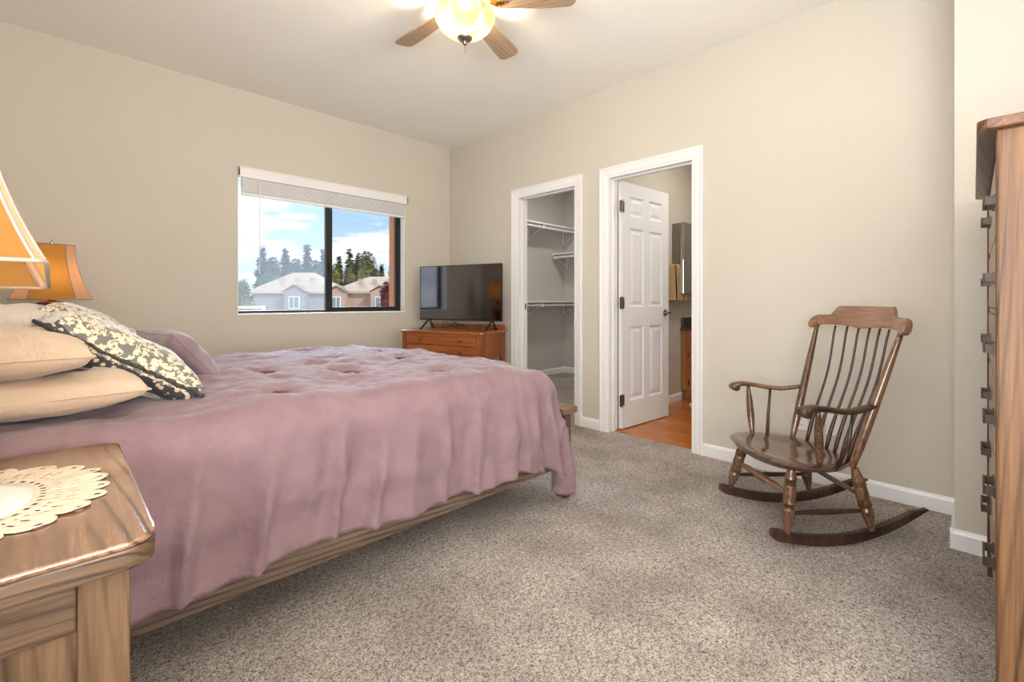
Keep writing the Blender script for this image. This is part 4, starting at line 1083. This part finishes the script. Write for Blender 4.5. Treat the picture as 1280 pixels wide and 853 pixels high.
house('grey house with a pale hipped roof seen through the left half of the window', 309, 411, 60, 364, 341, M['grey_out'], [(372, 15, 8)])
house('tan house with two gables seen through the right half of the window', 413, 508, 57, 364, 346, M['tan_out'], [(424, 12, 7), (478, 14, 7)])
house('more distant house with a pale roof behind the tan house', 440, 540, 70, 357, 345, M['tan_out'])
def conifer(name, label, px, t, top_y, wpx, mat, kind='cone', group='trees beyond the houses'):
    k = t/576; c = W((px-640)*k, t); h = CH+(376-top_y)*k-GZ; w = wpx*k/2
    T = thing(name, label, 'tree', (c.x, c.y, GZ), random.uniform(0, 6), group)
    obj('trunk', turned(NB(), (0,0,0), (0,0,h*.9), [(0,.22),(.5,.14),(1,.03)], 8), M['bark'], T, smooth=True)
    bm = NB(); n = 1500 if t > 30 else 2600
    for i in range(n):
        z = 1-(random.random()**.62 if kind == 'cone' else random.random())
        if kind == 'cone': rad = w*(1-z)**.85*(.72+.28*math.sin(z*h*2.3)) ; zz = h*(.12+.88*z)
        else: rad = w*math.sqrt(max(0.02, 1-(2*z-1)**2))*(.85+.3*noise.noise(Vector((z*5, 1, px)))); zz = h*(.28+.72*z)
        a = random.uniform(0, 2*PI); rr_ = rad*math.sqrt(random.uniform(.25, 1))
        p = Vector((rr_*math.cos(a), rr_*math.sin(a), zz-.12*rr_ + random.uniform(-.15,.15)))
        s = random.uniform(.03, .08)*(h*.8 if kind == 'cone' else h*.6)
        d1 = Vector((math.cos(a)+random.uniform(-.5,.5), math.sin(a)+random.uniform(-.5,.5), random.uniform(-.5,.35))).normalized()*s
        d2 = d1.cross(Vector((random.uniform(-.4,.4), random.uniform(-.4,.4), 1))).normalized()*s*.5
        bm.faces.new([bm.verts.new(q) for q in (p-d2, p+d1*.6-d2*.4, p+d1, p+d1*.5+d2*.6, p+d2)])
    core = [(.14, .55), (.3, .66), (.5, .48), (.7, .28), (.88, .10), (.97, .01)] if kind == 'cone' else [(.25,.2),(.35,.6),(.5,.78),(.7,.76),(.86,.5),(.95,.1)]
    seg = 20; rings = []
    for zf, rf_ in core:
        rings.append([bm.verts.new((w*rf_*(1+.3*noise.noise(Vector((q, zf*6, px))))*math.cos(2*PI*q/seg), w*rf_*(1+.3*noise.noise(Vector((q+9, zf*6, px))))*math.sin(2*PI*q/seg), h*zf)) for q in range(seg)])
    for a_, b2 in zip(rings, rings[1:]):
        for q in range(seg): bm.faces.new((a_[q], a_[(q+1)%seg], b2[(q+1)%seg], b2[q]))
    obj('foliage', bm, mat, T, recalc=False)
    return T
random.seed(11)
TR = [(328,306,30,'pine_a','cone','ragged dark pine, leftmost tall one through the left half of the window'),
      (357,309,30,'pine_a','cone','blue green pine above the ridge of the grey house'),
      (384,304,26,'pine_a','cone','tall slender pine near the middle bar, left half of the window'),
      (404,311,22,'pine_a','cone','pine partly cut by the middle bar of the window'),
      (341,322,26,'pine_a','round','low dark tree filling between the two leftmost pines'),
      (370,324,26,'pine_a','round','low dark tree between the blue green pine and the slender pine'),
      (395,326,24,'pine_a','round','low dark tree at the foot of the slender pine'),
      (437,311,26,'pine_b','cone','tall olive green conifer, left of the dense clump in the right half'),
      (424,319,18,'pine_a','cone','small conifer just right of the middle window bar'),
      (447,316,12,'pine_a','cone','narrow conifer tip between the two big olive conifers'),
      (458,315,34,'pine_b','round','broad olive green tree, largest in the right half of the window'),
      (443,326,34,'pine_b','round','low olive tree in front of the dense clump in the right half'),
      (420,330,18,'olive','round','yellowish green tree beside the middle window bar'),
      (477,330,13,'pine_a','cone','small lone spruce above the roof in the right half'),
      (489,330,16,'pine_a','cone','dark conifer partly hidden by the terracotta pier'),
      (470,338,22,'pine_b','round','low shrubby tree at the roof line in the right half')]
for px, ty, wp, mt, kd, lab in TR:
    conifer('pine_tree' if kd == 'cone' else 'leafy_tree', lab, px, (92 if kd == 'cone' else 84)+random.uniform(-2, 3), ty, wp, M[mt], kd)
conifer('leafy_tree', 'pale olive tree in the lower left corner of the window', 303, 30, 352, 30, M['olive'], 'round', None)
conifer('leafy_tree', 'plum red tree before the tan house beside the terracotta pier', 483, 40, 353, 18, M['plum'], 'round', None)
# white fence rails bottom left of the view
k = 16/576; c = W((300-640)*k, 16)
fn = thing('white_fence', 'white rail fence low in the left corner of the window view', 'fence', (c.x, c.y, GZ), ang)
zt = CH+(376-383)*k-GZ
for q in range(3): obj('rail', bx(-1.2, 31*k, -.03, .03, zt-.08-q*.14, zt-q*.14), M['plate'], fn)
for xx in (-1.2, -.4, 31*k-.08): obj('post', bx(xx, xx+.08, -.05, .05, 0, zt+.02), M['plate'], fn)
# ------------------------------------------------------------------ sky
w = bpy.data.worlds.new('sky'); S.world = w; w.use_nodes = True; nt = w.node_tree; nd = nt.nodes
bg = nd['Background']
tc = nd.new('ShaderNodeTexCoord'); sep = nd.new('ShaderNodeSeparateXYZ'); nt.links.new(tc.outputs['Generated'], sep.inputs[0])
rp = nd.new('ShaderNodeValToRGB'); nt.links.new(sep.outputs[2], rp.inputs[0])
e = rp.color_ramp.elements; e[0].position = 0; e[0].color = lin((206,224,240)); e[1].position = .5; e[1].color = lin((128,168,214))
e2 = e.new(.16); e2.color = lin((166,200,230))
mp = nd.new('ShaderNodeMapping'); mp.inputs['Scale'].default_value = (1, 1, 3.4); mp.inputs['Location'].default_value = (.4, .15, .0); nt.links.new(tc.outputs['Generated'], mp.inputs[0])
nz = nd.new('ShaderNodeTexNoise'); nz.inputs['Scale'].default_value = 5.5; nz.inputs['Detail'].default_value = 6; nz.inputs['Roughness'].default_value = .55; nt.links.new(mp.outputs[0], nz.inputs['Vector'])
cr = nd.new('ShaderNodeValToRGB'); nt.links.new(nz.outputs[0], cr.inputs[0]); cr.color_ramp.elements[0].position = .46; cr.color_ramp.elements[1].position = .57
mx = nd.new('ShaderNodeMix'); mx.data_type = 'RGBA'; nt.links.new(cr.outputs[0], mx.inputs[0]); nt.links.new(rp.outputs[0], mx.inputs[6]); mx.inputs[7].default_value = (1,1,1,1)
nt.links.new(mx.outputs[2], bg.inputs[0])
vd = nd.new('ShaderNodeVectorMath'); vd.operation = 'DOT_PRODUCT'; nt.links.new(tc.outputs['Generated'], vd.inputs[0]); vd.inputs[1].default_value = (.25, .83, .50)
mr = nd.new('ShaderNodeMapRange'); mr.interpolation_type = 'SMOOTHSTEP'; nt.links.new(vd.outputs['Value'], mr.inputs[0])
mr.inputs[1].default_value = .955; mr.inputs[2].default_value = .98; mr.inputs[3].default_value = 1.0; mr.inputs[4].default_value = 42.0   # extra-bright sky patch added above the view to light the bed
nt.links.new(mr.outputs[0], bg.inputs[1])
# ------------------------------------------------------------------ lights
def light(name, kind, loc, energy, color=(1,1,1), **kw):
    l = bpy.data.lights.new(name, kind); l.energy = energy; l.color = color
    for k_, v_ in kw.items():
        if k_ not in ('rot',): setattr(l, k_, v_)
    o = bpy.data.objects.new(name, l); COL.objects.link(o); o.location = loc
    if 'rot' in kw: o.rotation_euler = kw['rot']
    return o
sd = Vector((-.1, .8, -.55)).normalized()
s = light('sun', 'SUN', (0,0,30), 2.2, (1,.95,.88), angle=.01); s.rotation_euler = sd.to_track_quat('-Z', 'Y').to_euler()
# area lamp added at the unseen left window, tilted up to lift the ceiling
light('added_left_fill', 'AREA', (XL-.01, (HW0+HW1)/2, 1.35), 88, (.97,.98,1), shape='RECTANGLE', size=1.85, size_y=1.5, rot=(PI/2+.62, 0, -PI/2))
# fill lamp added before the blank rear wall, aimed up at the ceiling
light('added_rear_fill', 'AREA', (.45, YN+.25, 1.30), 150, (1,.975,.95), shape='RECTANGLE', size=1.9, size_y=2.0, rot=(PI/2+1.0, 0, 0))
wp = light('window_portal', 'AREA', ((WX0+WX1)/2, YW+.2, (WZ0+WZ1)/2), 1, shape='RECTANGLE', size=WX1-WX0+.1, size_y=WZ1-WZ0+.1, rot=(-PI/2, 0, 0)); wp.data.cycles.is_portal = True
# fan bowl, table lamps, closet and bathroom ceiling lights
light('fan_light', 'POINT', (1.518, 1.884, 2.51), 100, (1,.89,.74), shadow_soft_size=.03)
light('near_lamp_bulb', 'POINT', (-.168, 1.115, NSZ+.48), .14, (1,.72,.42), shadow_soft_size=.03)
light('far_lamp_bulb', 'POINT', (-.016, 3.71, NSZ+.46), 20, (1,.72,.42), shadow_soft_size=.03)
light('bath_ceiling_light', 'AREA', (4.2, 1.35, H-.05), 13, (1,.96,.9), shape='DISK', size=.35)
light('closet_ceiling_light', 'AREA', (4.2, 3.1, H-.05), 12, (1,.97,.93), shape='DISK', size=.3)
# ------------------------------------------------------------------ view
S.view_settings.view_transform = 'Standard'; S.view_settings.look = 'None'; S.view_settings.gamma = 1; S.view_settings.exposure = .42
S.view_settings.use_curve_mapping = False
